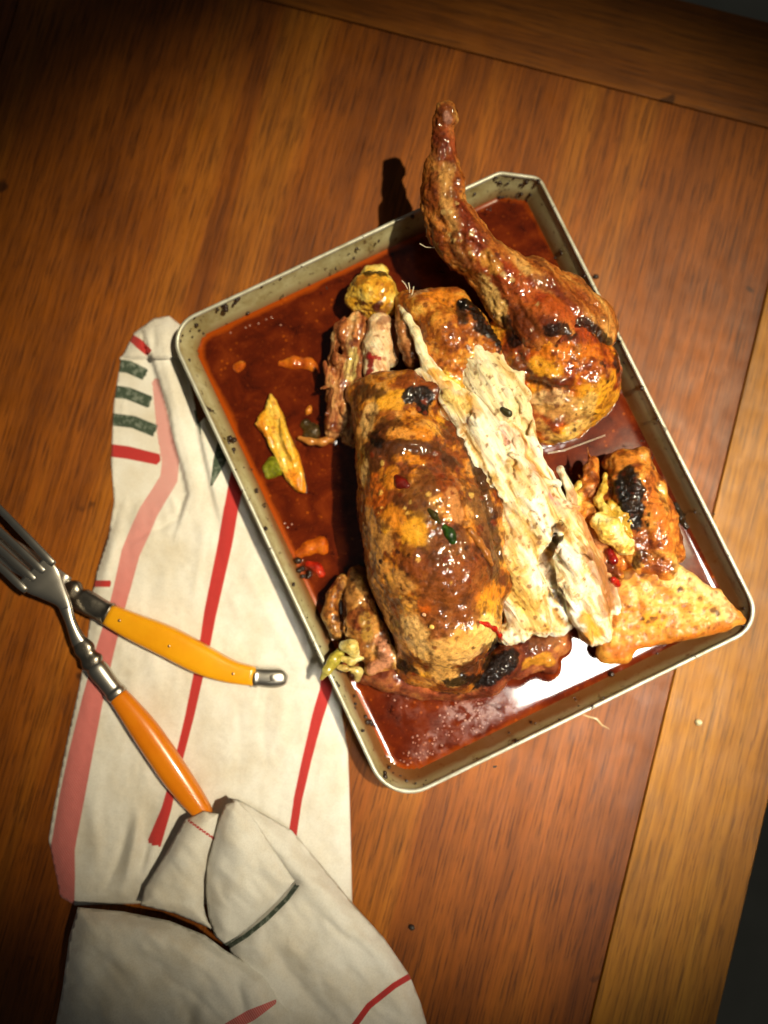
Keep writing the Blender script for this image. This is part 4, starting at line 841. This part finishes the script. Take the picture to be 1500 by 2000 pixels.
piece('red_chilli_sliver', [on([(938, 1215), (952, 1220), (966, 1228), (976, 1240), (980, 1250)], [.08, .11, .11, .1, .07], 0.04)], [(0, c(170, 24, 6)), (1, c(210, 50, 16))], 'thin curved red chilli sliver on the pale lower end of the breast', 'chilli sliver', 108, .04, .02)
piece('red_chilli_piece', [on([(775, 933), (784, 945), (796, 950)], [.26, .34, .2], -.22)], [(0, c(84, 12, 6)), (1, c(130, 28, 12))], 'dark red chilli flake glazed onto the upper left of the breast', 'chilli piece', 110)
piece('red_chilli_piece', [on([(1190, 1078), (1198, 1095)], [.28, .32], .1)], [(0, c(110, 4, 4)), (1, c(160, 20, 16))], 'shiny dark red chilli piece below the pale fat lump on the charred wing', 'chilli piece', 112)
piece('red_chilli_piece', [on([(1197, 1132), (1206, 1140)], [.22, .24], .1)], [(0, c(160, 14, 8)), (1, c(196, 40, 20))], 'small red chilli bit at the inner corner of the flat wing tip', 'chilli piece', 114)
piece('onion_strip', [on([(918, 1036), (935, 1058), (950, 1080), (960, 1102)], [.2, .2, .18, .14], .02)], [(0, c(140, 80, 24)), (1, c(180, 112, 44))], 'brown glazed onion strip on the right side of the breast skin', 'onion strip', 116, amp=.03)
piece('chilli_seed', [on([(842, 1224), (844, 1225)], .13, .02)], [(0, c(236, 176, 70)), (1, c(250, 206, 110))], 'round pale seed on the lower breast, the lower of the two', 'seed', 118, .04, .015)
piece('chilli_seed', [on([(827, 1200), (829, 1201)], .11, .02)], [(0, c(220, 150, 90)), (1, c(236, 180, 130))], 'small pinkish seed on the lower breast, the upper of the two', 'seed', 120, .04, .015)
piece('herb_leaf', [on([(982, 800), (994, 808)], [.2, .24], 0)], [(0, c(40, 36, 10)), (1, c(76, 66, 22))], 'dark herb leaf lying where the shredded meat meets the carved breast', 'herb leaf', 122)
piece('onion_strip', [[(628, 1325, 2.8, .14), (640, 1308, 3.05, .26), (652, 1290, 3.0, .36), (664, 1275, 2.7, .32)]], [(0, c(150, 130, 30)), (.5, c(186, 164, 60)), (1, c(206, 190, 96))], 'greenish yellow onion strip hanging over the left rim of the pan', 'onion strip', 124)
piece('onion_piece', [[(672, 1262, 3.2, .35), (686, 1262, 3.4, .42), (692, 1275, 3.2, .35)], [(665, 1285, 2.9, .2), (685, 1292, 3.0, .22), (705, 1285, 2.9, .2)]], [(0, c(190, 140, 40)), (.5, c(220, 190, 100)), (1, c(236, 222, 160))], 'pale translucent onion piece curled against the small wing by the left rim', 'onion piece', 127)
piece('onion_piece', [[(662, 1302, 2.8, .2), (676, 1306, 2.8, .22)], [(690, 1308, 2.6, .25), (700, 1312, 2.4, .25), (698, 1326, 2.0, .2)]], [(0, c(180, 140, 60)), (1, c(226, 200, 120))], 'crumpled cream onion scraps just inside the left rim, below the curled onion piece', 'onion piece', 130)

# ------------------------------------------------------------------ crumbs on the table
crd = flat_mat('crumb_dark', c(40, 22, 12), .6, .2); crl = flat_mat('crumb_pale', c(226, 206, 150), .6, .1)
for u, v, r, mm, lb in ((1164, 540, .2, crd, 'dark burnt crumb on the table just right of the pan rim beside the thigh'), (1365, 1411, .24, crl, 'pale crumb on the yellowish outer board below the pan corner'), (804, 1812, .22, crd, 'dark crumb on the red board right of the bunched towel')):
    V, F = blob_mesh(W(u, v, r*.4+.02), (r, r*.85, r*.5), int(u), .5, 2); tag(mesh_obj('crumb', V, F, mm), lb, 'crumb')
V, F = tube([W(1130, 1392, .03), W(1150, 1400, .05), W(1165, 1404, .05), W(1175, 1416, .04), W(1190, 1424, .03)], [.03, .06, .09, .06, .02]); tag(mesh_obj('grease_smear', V, F, flat_mat('smear', c(206, 176, 120), .2, .8)), 'pale greasy smear on the board below the lower edge of the pan', 'smear')
for i in range(0): pass

# ------------------------------------------------------------------ tea towel
def seg_dist(U, Vv, pts):
    """distance to a polyline, signed (+ to the right of travel as seen in the photo), and position along it 0..1"""
    P = np.array(pts, float); L = np.r_[0, np.cumsum(np.linalg.norm(np.diff(P, axis=0), axis=1))]; L /= L[-1]
    D = np.full(U.shape, 1e9); Sg = np.zeros(U.shape); T = np.zeros(U.shape)
    for i in range(len(P)-1):
        a, e = P[i], P[i+1]-P[i]; wx, wy = U-a[0], Vv-a[1]; t = np.clip((wx*e[0]+wy*e[1])/(e @ e), 0, 1)
        d = np.hypot(wx-t*e[0], wy-t*e[1]); s_ = np.sign(e[0]*wy-e[1]*wx)
        m = d < D; D = np.where(m, d, D); Sg = np.where(m, s_, Sg); T = np.where(m, L[i]+t*(L[i+1]-L[i]), T)
    return D, D*Sg, T
def sheet(poly, zf, step, stripes, er=14, drop=.35):
    poly = np.array(poly, float); n = len(poly); B = []
    for i in range(n):
        a, b2 = poly[i], poly[(i+1) % n]; k = max(1, int(np.linalg.norm(b2-a)/step))
        for j in range(k): B.append(a+(b2-a)*j/k)
    B = np.array(B)
    gu_, gv2 = np.meshgrid(np.arange(poly[:, 0].min(), poly[:, 0].max(), step), np.arange(poly[:, 1].min(), poly[:, 1].max(), step)); gu_, gv2 = gu_.ravel(), gv2.ravel()
    ins = np.zeros(gu_.shape, bool)
    for i in range(n):
        a, b2 = poly[i], poly[(i+1) % n]; c1 = (a[1] <= gv2) != (b2[1] <= gv2)
        with np.errstate(divide='ignore', invalid='ignore'): xi = a[0]+(gv2-a[1])/(b2[1]-a[1])*(b2[0]-a[0])
        ins ^= c1 & (gu_ < xi)
    gu_, gv2 = gu_[ins], gv2[ins]
    D, _, _ = seg_dist(gu_, gv2, list(poly)+[poly[0]]); m = D > step*.55; gu_, gv2 = gu_[m], gv2[m]
    U = np.r_[B[:, 0], gu_]; Vv = np.r_[B[:, 1], gv2]
    r = delaunay_2d_cdt([Vector((a, b2)) for a, b2 in zip(U, Vv)], [], [list(range(len(B)))], 1, 1e-4)
    U = np.array([p[0] for p in r[0]]); Vv = np.array([p[1] for p in r[0]]); F = np.array([f for f in r[2] if len(f) == 3])
    D, _, _ = seg_dist(U, Vv, list(poly)+[poly[0]])
    z = zf(U, Vv)-drop*np.exp(-(D/er)**1.4); z = np.maximum(z, .07)
    XY = np.array([W(u, v, q) for u, v, q in zip(U, Vv, z)])
    at = {}
    for kind in ('red', 'pink', 'green', 'hatch'): at[kind] = np.full(len(U), -1.0)
    for kind, pts, w in stripes:
        D, _, T = seg_dist(U, Vv, pts); D = np.where((T > .9995) | (T < .0005), 999, D); ww = (np.interp(T, np.linspace(0, 1, len(w)), w) if hasattr(w, '__len__') else w)*(.86 if kind == 'red' else 1)
        at[kind] = np.maximum(at[kind], (ww/2-D)/6)
    at['tu'] = U/100; at['tv'] = Vv/100
    # faces up
    a, b2, c2 = XY[F[:, 0]], XY[F[:, 1]], XY[F[:, 2]]; fl2 = np.cross(b2-a, c2-a)[:, 2] < 0
    if fl2.mean() > .5: F = F[:, ::-1].copy()
    return XY, F, at
def fold(U, Vv, pts, amp, w, fade=True):
    D, _, T = seg_dist(U, Vv, pts); f = np.sin(np.pi*np.clip(T, 0.04, .96))**.5 if fade else 1
    return amp*np.exp(-(D/w)**2)*f
def stepf(U, Vv, pts, hgt, w, dec, f0=0.0, f1=0.0):
    """the cloth on the right-hand side of the line lies hgt higher, sinking back over dec pixels"""
    D, s_, T = seg_dist(U, Vv, pts); f = smooth(T/max(f0, 1e-3)+(f0 <= 0))*smooth((1-T)/max(f1, 1e-3)+(f1 <= 0))
    end = ((T > .001) & (T < .999)) | True
    return hgt*smooth(s_/w+.5)*np.exp(-np.maximum(s_, 0)/dec)*f*np.exp(-np.maximum(-s_-w, 0)/8)
STR = [('red', [(470, 915), (462, 945), (450, 1000), (440, 1060), (425, 1130), (410, 1200), (400, 1260), (385, 1330), (370, 1400), (345, 1500), (325, 1580), (300, 1650)], [40, 34, 34, 32, 30, 26, 24, 22, 20, 18, 24, 34]),
       ('red', [(640, 1310), (637, 1345), (620, 1400), (600, 1480), (582, 1560), (570, 1640)], [30, 28, 24, 22, 20, 20]),
       ('pink', [(303, 740), (312, 790), (322, 850), (333, 900), (330, 935), (290, 1000), (255, 1080), (238, 1150), (222, 1210), (205, 1270), (180, 1370), (158, 1470), (140, 1560), (122, 1660), (122, 1790)], [14, 26, 34, 36, 40, 36, 32, 36, 40, 44, 48, 50, 48, 50, 46]),
       ('red', [(250, 655), (268, 668), (292, 690)], [16, 22, 18]), ('green', [(206, 712), (250, 716), (284, 732)], [24, 26, 24]), ('green', [(200, 762), (250, 768), (294, 786)], 25), ('green', [(192, 816), (260, 824), (304, 842)], 25), ('red', [(188, 876), (250, 884), (312, 898)], [30, 30, 26]),
       ('red', [(178, 1140), (216, 1140)], 16), ('green', [(446, 850), (432, 890), (412, 950)], [34, 26, 4]), ('green', [(384, 800), (392, 850)], [14, 3])]
step_M = [(294, 696), (308, 740), (328, 800), (338, 860), (356, 920), (366, 965), (352, 1010)]     # crease under the raised roll
step_E = [(366, 715), (374, 770), (386, 830), (396, 880), (412, 950), (440, 1080)]                 # the roll's own right edge
def z_main(U, Vv):
    P = np.c_[U/60, Vv/60, U*0]; z = .40+.12*fbm(P, .9, 4, 200)+.035*fbm(P, 5, 3, 205)+.16*np.abs(fbm(np.c_[U/45, Vv/130, U*0], 1.0, 3, 207))
    z = z+.12*smooth((1000-Vv)/300)
    z = z+stepf(U, Vv, step_M[::-1], .0, 6, 60)
    D, s_, T = seg_dist(U, Vv, step_M); z = z+1.0*smooth(-s_/10+.5)*np.exp(-np.maximum(-s_-20, 0)/60)*smooth((1080-Vv)/170)*((T > 0.0) | (Vv < 700))*smooth((Vv-620)/40)
    D, s_, T = seg_dist(U, Vv, step_E); z = z-.7*smooth(s_/8+.5)*smooth((1060-Vv)/160)*(Vv > 700)
    for p, a, w in (([(250, 700), (235, 800), (232, 900), (238, 980)], .35, 22), ([(262, 640), (300, 632), (335, 650)], .4, 22), ([(275, 720), (290, 800), (300, 880)], -.3, 9), ([(300, 640), (300, 690)], -.2, 6), ([(278, 650), (292, 690)], -.16, 5), ([(320, 640), (330, 700), (345, 800)], .25, 12), ([(270, 905), (262, 960), (250, 1020)], -.22, 10), ([(225, 1040), (210, 1100), (200, 1140)], .3, 12),
                    ([(250, 1060), (285, 1040), (345, 1020)], -.16, 7), ([(330, 960), (355, 1015)], .14, 8), ([(400, 1000), (390, 1100), (380, 1200)], .12, 10), ([(480, 1100), (520, 1200), (580, 1300)], .10, 12), ([(355, 960), (350, 1010), (310, 1030)], -.15, 5), ([(440, 1150), (470, 1200)], .06, 8),
                    ([(560, 1350), (540, 1450), (600, 1500)], .10, 12), ([(290, 1200), (300, 1330)], .08, 12), ([(180, 1560), (190, 1700)], .25, 16), ([(255, 1600), (230, 1680), (205, 1740)], -.22, 8), ([(270, 1590), (262, 1650), (240, 1740)], .5, 12), ([(290, 1640), (275, 1700)], -.3, 7), ([(460, 1420), (430, 1540)], .12, 20), ([(330, 1560), (300, 1640), (280, 1720)], .3, 18), ([(570, 1620), (640, 1700), (684, 1765)], .3, 16)):
        z = z+fold(U, Vv, p, a, w)
    return z
main_poly = [(300, 622), (330, 617), (352, 634), (360, 665), (364, 715), (374, 770), (386, 830), (400, 815), (450, 880), (520, 1010), (620, 1220), (662, 1330), (668, 1400), (680, 1470), (684, 1600), (688, 1768), (560, 1770), (300, 1764), (146, 1768), (118, 1752), (95, 1640), (105, 1580), (130, 1450), (155, 1340), (172, 1240), (181, 1150), (190, 1110), (213, 1040), (223, 980), (217, 900), (222, 790), (236, 700), (262, 650)]
S1 = sheet(main_poly, z_main, 4.0, STR, 12, .38)
def z_pan(z0, planes, fl_=(), seed=0):
    def f(U, Vv):
        z = z0+planes[0]*(U-planes[2])/100+planes[1]*(Vv-planes[3])/100+.12*fbm(np.c_[U/60, Vv/60, U*0], .8, 3, seed)+.55*np.abs(fbm(np.c_[(U+Vv)/130, (U-Vv)/50, U*0], 1.1, 3, seed+7))
        for p, a, w in fl_: z = z+fold(U, Vv, p, a, w)
        return z
    return f
S3 = sheet([(428, 1600), (440, 1572), (462, 1562), (490, 1590), (576, 1722), (540, 1762), (500, 1800), (442, 1848), (420, 1830), (407, 1790), (402, 1740), (404, 1690), (418, 1640)], z_pan(3.0, (.15, -.35, 470, 1700), [([(450, 1600), (470, 1700), (440, 1800)], .35, 30)], 210), 4.5, [('green', [(438, 1854), (480, 1828), (520, 1796), (560, 1756), (582, 1726)], [20, 16, 16, 16, 20])], 14, .8)
S4 = sheet([(448, 1560), (475, 1566), (570, 1622), (640, 1705), (692, 1768), (750, 1832), (800, 1905), (822, 1960), (850, 2060), (850, 2200), (560, 2200), (500, 1950), (450, 1860), (442, 1840), (500, 1794), (570, 1722), (480, 1610)],
           z_pan(2.3, (-.1, .05, 560, 1750), [([(470, 1580), (570, 1700), (680, 1790)], .5, 22), ([(520, 1600), (600, 1690)], -.0, 20), ([(520, 1830), (560, 1900), (640, 1990)], -.45, 14), ([(600, 1850), (700, 1980)], .3, 40), ([(480, 1850), (560, 1850)], .4, 25)], 220), 5,
           [('red', [(812, 1900), (770, 1925), (720, 1965), (680, 2020)], 15), ('green', [(438, 1854), (480, 1828), (520, 1796), (560, 1756), (582, 1726)], 10), ('pink', [(460, 1990), (520, 1962)], 24)], 16, 1.0)
S5 = sheet([(362, 1600), (398, 1584), (428, 1590), (424, 1620), (408, 1670), (398, 1720), (398, 1770), (402, 1788), (412, 1814), (340, 1784), (274, 1768), (282, 1735), (326, 1664)], z_pan(2.3, (.2, -.2, 370, 1700), [([(380, 1620), (350, 1760)], .25, 30)], 230), 4.5, [('red', [(368, 1602), (392, 1620), (424, 1642)], 7)], 12, .7)
S6 = sheet([(152, 1772), (240, 1780), (330, 1798), (400, 1826), (440, 1856), (520, 1900), (570, 1980), (600, 2200), (60, 2200), (100, 2050), (122, 1930), (135, 1830)], z_pan(3.4, (.05, .1, 300, 1900), [([(200, 1850), (330, 1830), (420, 1880)], .5, 40), ([(380, 1950), (345, 2050)], -.6, 16), ([(460, 1900), (475, 1980)], -.35, 10), ([(250, 1900), (200, 2050)], .3, 40)], 240), 5.5,
           [('pink', [(440, 2010), (505, 1975), (540, 1955)], [20, 24, 8])], 20, 1.3)
VV = []; FF = []; nv = 0; AT = {k: [] for k in S1[2]}
for XY, F, at in (S1, S3, S4, S5, S6):
    addb(XY, F)
    for k in AT: AT[k].append(at[k])
AT = {k: np.concatenate(v) for k, v in AT.items()}
tw = NT('linen'); tc = tw.n('ShaderNodeCombineXYZ'); tw.link(tw.attr('tu').outputs['Fac'], tc.inputs[0]); tw.link(tw.attr('tv').outputs['Fac'], tc.inputs[1]); tvv = tc.outputs[0]
ob = tw.co(); n1 = tw.noise(ob, 30, 4, .6); n2 = tw.noise(ob, 900, 3, .7); n0 = tw.noise(ob, 260, 3, .6)
def wave(scale, ang, dist=.6):
    m = tw.n('ShaderNodeMapping'); m.inputs['Rotation'].default_value = (0, 0, math.radians(ang)); tw.link(tvv, m.inputs[0])
    w_ = tw.n('ShaderNodeTexWave', wave_type='BANDS', bands_direction='X'); w_.inputs['Scale'].default_value = scale; w_.inputs['Distortion'].default_value = dist; w_.inputs['Detail'].default_value = 1; w_.inputs['Detail Scale'].default_value = 3
    tw.link(m.outputs[0], w_.inputs[0]); return w_.outputs['Fac']
twill = wave(7.5, 32, .4); weave = wave(16, 15, 1.0); weave2 = wave(16, 105, 1.0)
base = tw.ramp(n1, [(.3, c(234, 216, 180)), (.6, c(249, 236, 206))])
base = tw.mix(1.0, base, tw.ramp(n2, [(.3, (.88,)*3), (.6, (1,)*3)]), 'MULTIPLY')
jag = tw.math('MULTIPLY', tw.math('SUBTRACT', weave, .5), .12)
def msk(name):
    a = tw.math('ADD', tw.attr(name).outputs['Fac'], jag); return tw.ramp(a, [(.0, (0,)*3), (.14, (1,)*3)])
thr = tw.ramp(weave, [(.1, (.72,)*3), (.9, (1.1,)*3)])
redc = tw.mix(1.0, c(206, 58, 50), thr, 'MULTIPLY'); grc = tw.mix(1.0, c(76, 88, 64), thr, 'MULTIPLY')
tvr = tw.n('ShaderNodeMapRange'); tvr.inputs[1].default_value = 9.5; tvr.inputs[2].default_value = 12.5; tw.link(tw.attr('tv').outputs['Fac'], tvr.inputs[0])
pk = tw.mix(tw.ramp(twill, [(.3, (0,)*3), (.7, (1,)*3)]), c(240, 206, 180), c(214, 90, 76))
pk = tw.mix(tw.math('MULTIPLY', tvr.outputs[0], .75), pk, c(222, 110, 96))
col = tw.mix(msk('pink'), base, pk); col = tw.mix(msk('red'), col, redc)
col = tw.mix(msk('green'), col, tw.mix(tw.ramp(n0, [(.5, (0,)*3), (.6, (.35,)*3)]), grc, c(190, 190, 160)))
wb = tw.math('ADD', weave, weave2)
tw.set(Base_Color=col, Roughness=.85, Normal=tw.bump(n0, .0005, .5, tw.bump(wb, .00022, .6)), Sheen_Weight=.15)
tow = mesh_obj('tea_towel', np.vstack(VV), np.vstack(FF), tw.m, attrs=AT)
sm = tow.modifiers.new('thickness', 'SOLIDIFY'); sm.thickness = .0012; sm.offset = -1
tag(tow, 'crumpled cream linen tea towel with red, pink and green woven stripes left of the pan', 'tea towel')

# ------------------------------------------------------------------ cutlery
def loft(path, sec, n=20, pw=2.6, up=(0, 0, 1), roll=None):
    """path of (u,v,z); sec of (half width, half thickness) per point; superellipse section"""
    P = np.array([W(p[0], p[1], p[2]-.5) for p in path]); m = len(path)
    # smooth resample
    t = np.r_[0, np.cumsum(np.linalg.norm(np.diff(P, axis=0), axis=1))]; tt = np.linspace(0, t[-1], max(m*5, 12))
    def cr(A):
        A = np.asarray(A, float); out = []
        for x in tt:
            i = min(max(np.searchsorted(t, x)-1, 0), m-2); s_ = (x-t[i])/(t[i+1]-t[i])
            p1, p2 = A[i], A[i+1]; p0 = A[i-1] if i > 0 else 2*p1-p2; p3 = A[i+2] if i+2 < m else 2*p2-p1
            out.append(.5*((2*p1)+(-p0+p2)*s_+(2*p0-5*p1+4*p2-p3)*s_**2+(-p0+3*p1-3*p2+p3)*s_**3))
        return np.array(out)
    Q = cr(P); Sx = np.maximum(cr(np.array(sec)), .004); T = np.gradient(Q, axis=0); T /= np.linalg.norm(T, axis=1)[:, None]
    upv = np.array(up, float); V = []; F = []; k = len(Q)
    for i in range(k):
        a = np.cross(T[i], upv); a /= np.linalg.norm(a); nn = np.cross(a, T[i])
        for j in range(n):
            th_ = 2*math.pi*j/n; cx, sx = math.cos(th_), math.sin(th_)
            V.append(Q[i]+a*Sx[i, 0]*math.copysign(abs(cx)**(2/pw), cx)+nn*Sx[i, 1]*math.copysign(abs(sx)**(2/pw), sx))
    for i in range(k-1):
        for j in range(n): F.append([i*n+j, i*n+(j+1) % n, (i+1)*n+(j+1) % n, (i+1)*n+j])
    F.append(list(range(n))[::-1]); F.append([(k-1)*n+j for j in range(n)])
    return V, F
steel = flat_mat('steel', (.56, .54, .50), .34, 0, 1.0, .1, nscale=80); steel_d = flat_mat('steel_brushed', (.34, .31, .27), .32, 0, 1.0, .25, .0003, 120)
def ham(name, col, col2):
    t = NT(name); v = t.co(); n = t.noise(v, 50, 4, .6)
    t.set(Base_Color=t.ramp(n, [(.3, col), (.7, col2)]), Roughness=.28, Coat_Weight=.6, Coat_Roughness=.08, Normal=t.bump(t.noise(v, 240, 3, .6), .00012, .5), Subsurface_Weight=.1, Subsurface_Scale=.003); return t.m
yh = ham('amber_handle', c(236, 158, 14), c(244, 172, 22)); oh = ham('amber_handle_shaded', c(226, 126, 10), c(236, 140, 16))  # fork handle: the amber painted more orange for how its tilt takes light
def add(parent, name, mat, VF, sm_=True): return mesh_obj(name, VF[0], VF[1], mat, parent, sm_)
knife = empty('table_knife', W(330, 1252, 1.4), 'table knife with curved amber yellow riveted handle and steel end cap, lying under the fork', 'knife')
add(knife, 'blade', steel, loft([(-230, 925, 1.9), (-120, 990, 1.95), (0, 1068, 2.0), (80, 1118, 2.0), (128, 1148, 2.0)], [(.25, .03), (.75, .05), (.95, .07), (.9, .09), (.75, .12)], pw=2))
add(knife, 'bolster', steel_d, loft([(126, 1147, 2.0), (140, 1155, 2.0), (150, 1163, 2.0), (158, 1170, 2.0), (180, 1182, 2.0), (203, 1194, 2.0), (210, 1198, 2.0), (214, 1200, 2.0)], [(.5, .25), (.82, .42), (.62, .38), (.78, .42), (.78, .5), (.72, .5), (.8, .55), (.8, .55)], pw=2.6))
KH = [(212, 1200, 2.0), (262, 1224, 2.0), (328, 1253, 2.0), (399, 1290, 1.9), (450, 1311, 1.8), (498, 1321, 1.7)]
add(knife, 'handle', yh, loft(KH, [(.72, .5), (.88, .55), (1.0, .6), (.95, .58), (.75, .52), (.62, .48)], 28, 3.6))
add(knife, 'end_cap', steel, loft([(496, 1321, 1.7), (502, 1322, 1.7), (506, 1322, 1.7), (530, 1324, 1.65), (548, 1323, 1.6), (558, 1321, 1.55), (562, 1320, 1.55)], [(.66, .5), (.7, .53), (.62, .48), (.66, .5), (.6, .45), (.4, .32), (.05, .05)], 24, 2.4))
def rivet(parent, u, v, z, r, mat):
    cen = W(u, v, z-.5); V = []; F = []
    for k, (rr, dz) in enumerate(((r, -.05), (r, .015), (r*.8, .03), (r*.05, .035))):
        for j in range(14): a = 2*math.pi*j/14; V.append(cen+np.array([rr*math.cos(a), rr*math.sin(a), dz]))
    for k in range(3):
        for j in range(14): F.append((k*14+j, k*14+(j+1) % 14, (k+1)*14+(j+1) % 14, (k+1)*14+j))
    mesh_obj('rivet', V, F, mat, parent)
rv = flat_mat('rivet_metal', c(190, 150, 110), .35, 0, .9)
for u, v, z in ((233, 1212, 2.53), (330, 1262, 2.57), (455, 1316, 2.31)): rivet(knife, u, v, z, .1, rv)
rivet(knife, 532, 1324, 2.13, .22, steel)
fork = empty('table_fork', W(300, 1440, 1.6), 'steel four tined table fork with straight orange riveted handle resting on the striped towel', 'fork')
tines = [[(92, 1090, 3.6), (50, 1046, 3.5), (0, 994, 3.2), (-45, 948, 2.9), (-75, 918, 2.8)], [(74, 1106, 3.6), (36, 1070, 3.5), (-12, 1026, 3.2), (-58, 982, 2.9), (-90, 952, 2.8)], [(56, 1122, 3.6), (22, 1092, 3.5), (-26, 1048, 3.2), (-72, 1006, 2.9), (-104, 976, 2.8)], [(38, 1142, 3.6), (6, 1112, 3.5), (-42, 1070, 3.2), (-90, 1028, 2.9), (-122, 998, 2.8)]]
for q in tines: add(fork, 'tine', steel, loft([(q[0][0]+14, q[0][1]+13, 3.55)]+q, [(.2, .1), (.27, .14), (.26, .13), (.24, .12), (.18, .1), (.06, .05)], 12, 3))
add(fork, 'fork_head', steel, loft([(62, 1112, 3.58), (84, 1134, 3.5), (102, 1152, 3.25), (122, 1174, 2.95), (132, 1194, 2.8)], [(1.26, .1), (1.22, .13), (.9, .17), (.5, .2), (.36, .22)], 28, 2.6))
add(fork, 'neck', steel, loft([(128, 1186, 2.85), (138, 1214, 2.75), (148, 1240, 2.6), (156, 1256, 2.5)], [(.42, .22), (.34, .26), (.42, .3), (.52, .34)], 20, 2.3))
add(fork, 'bolster', steel_d, loft([(152, 1248, 2.5), (164, 1266, 2.45), (172, 1280, 2.4), (180, 1292, 2.35), (188, 1303, 2.3)], [(.4, .3), (.66, .4), (.56, .38), (.74, .45), (.5, .4)], 24, 2.4))
add(fork, 'collar', steel, loft([(184, 1298, 2.3), (190, 1306, 2.3), (210, 1332, 2.25), (222, 1347, 2.2), (226, 1352, 2.2), (232, 1359, 2.2)], [(.5, .4), (.66, .52), (.62, .5), (.62, .5), (.7, .56), (.68, .54)], 24, 2.3))
add(fork, 'handle', oh, loft([(229, 1356, 2.2), (256, 1390, 2.2), (290, 1436, 2.15), (346, 1518, 2.05), (386, 1572, 1.95), (402, 1594, 1.9)], [(.62, .52), (.76, .6), (.9, .68), (.9, .68), (.72, .6), (.55, .5)], 30, 2.3))
for u, v, z in ((247, 1392, 2.66), (320, 1486, 2.70)): rivet(fork, u, v, z, .1, rv)

from collections import defaultdict
kinds = defaultdict(list)
for o in SC.objects:
    if '_o' in o: del o['_o']
    if o.parent is None and 'label' in o: kinds[o.name.split('.')[0]].append(o)
for k_, q in kinds.items():
    if len(q) > 1:
        for o in q: o['group'] = {'crumb': 'crumbs scattered on the table'}.get(k_, k_.replace('_', ' ')+'s among the chicken and its gravy')
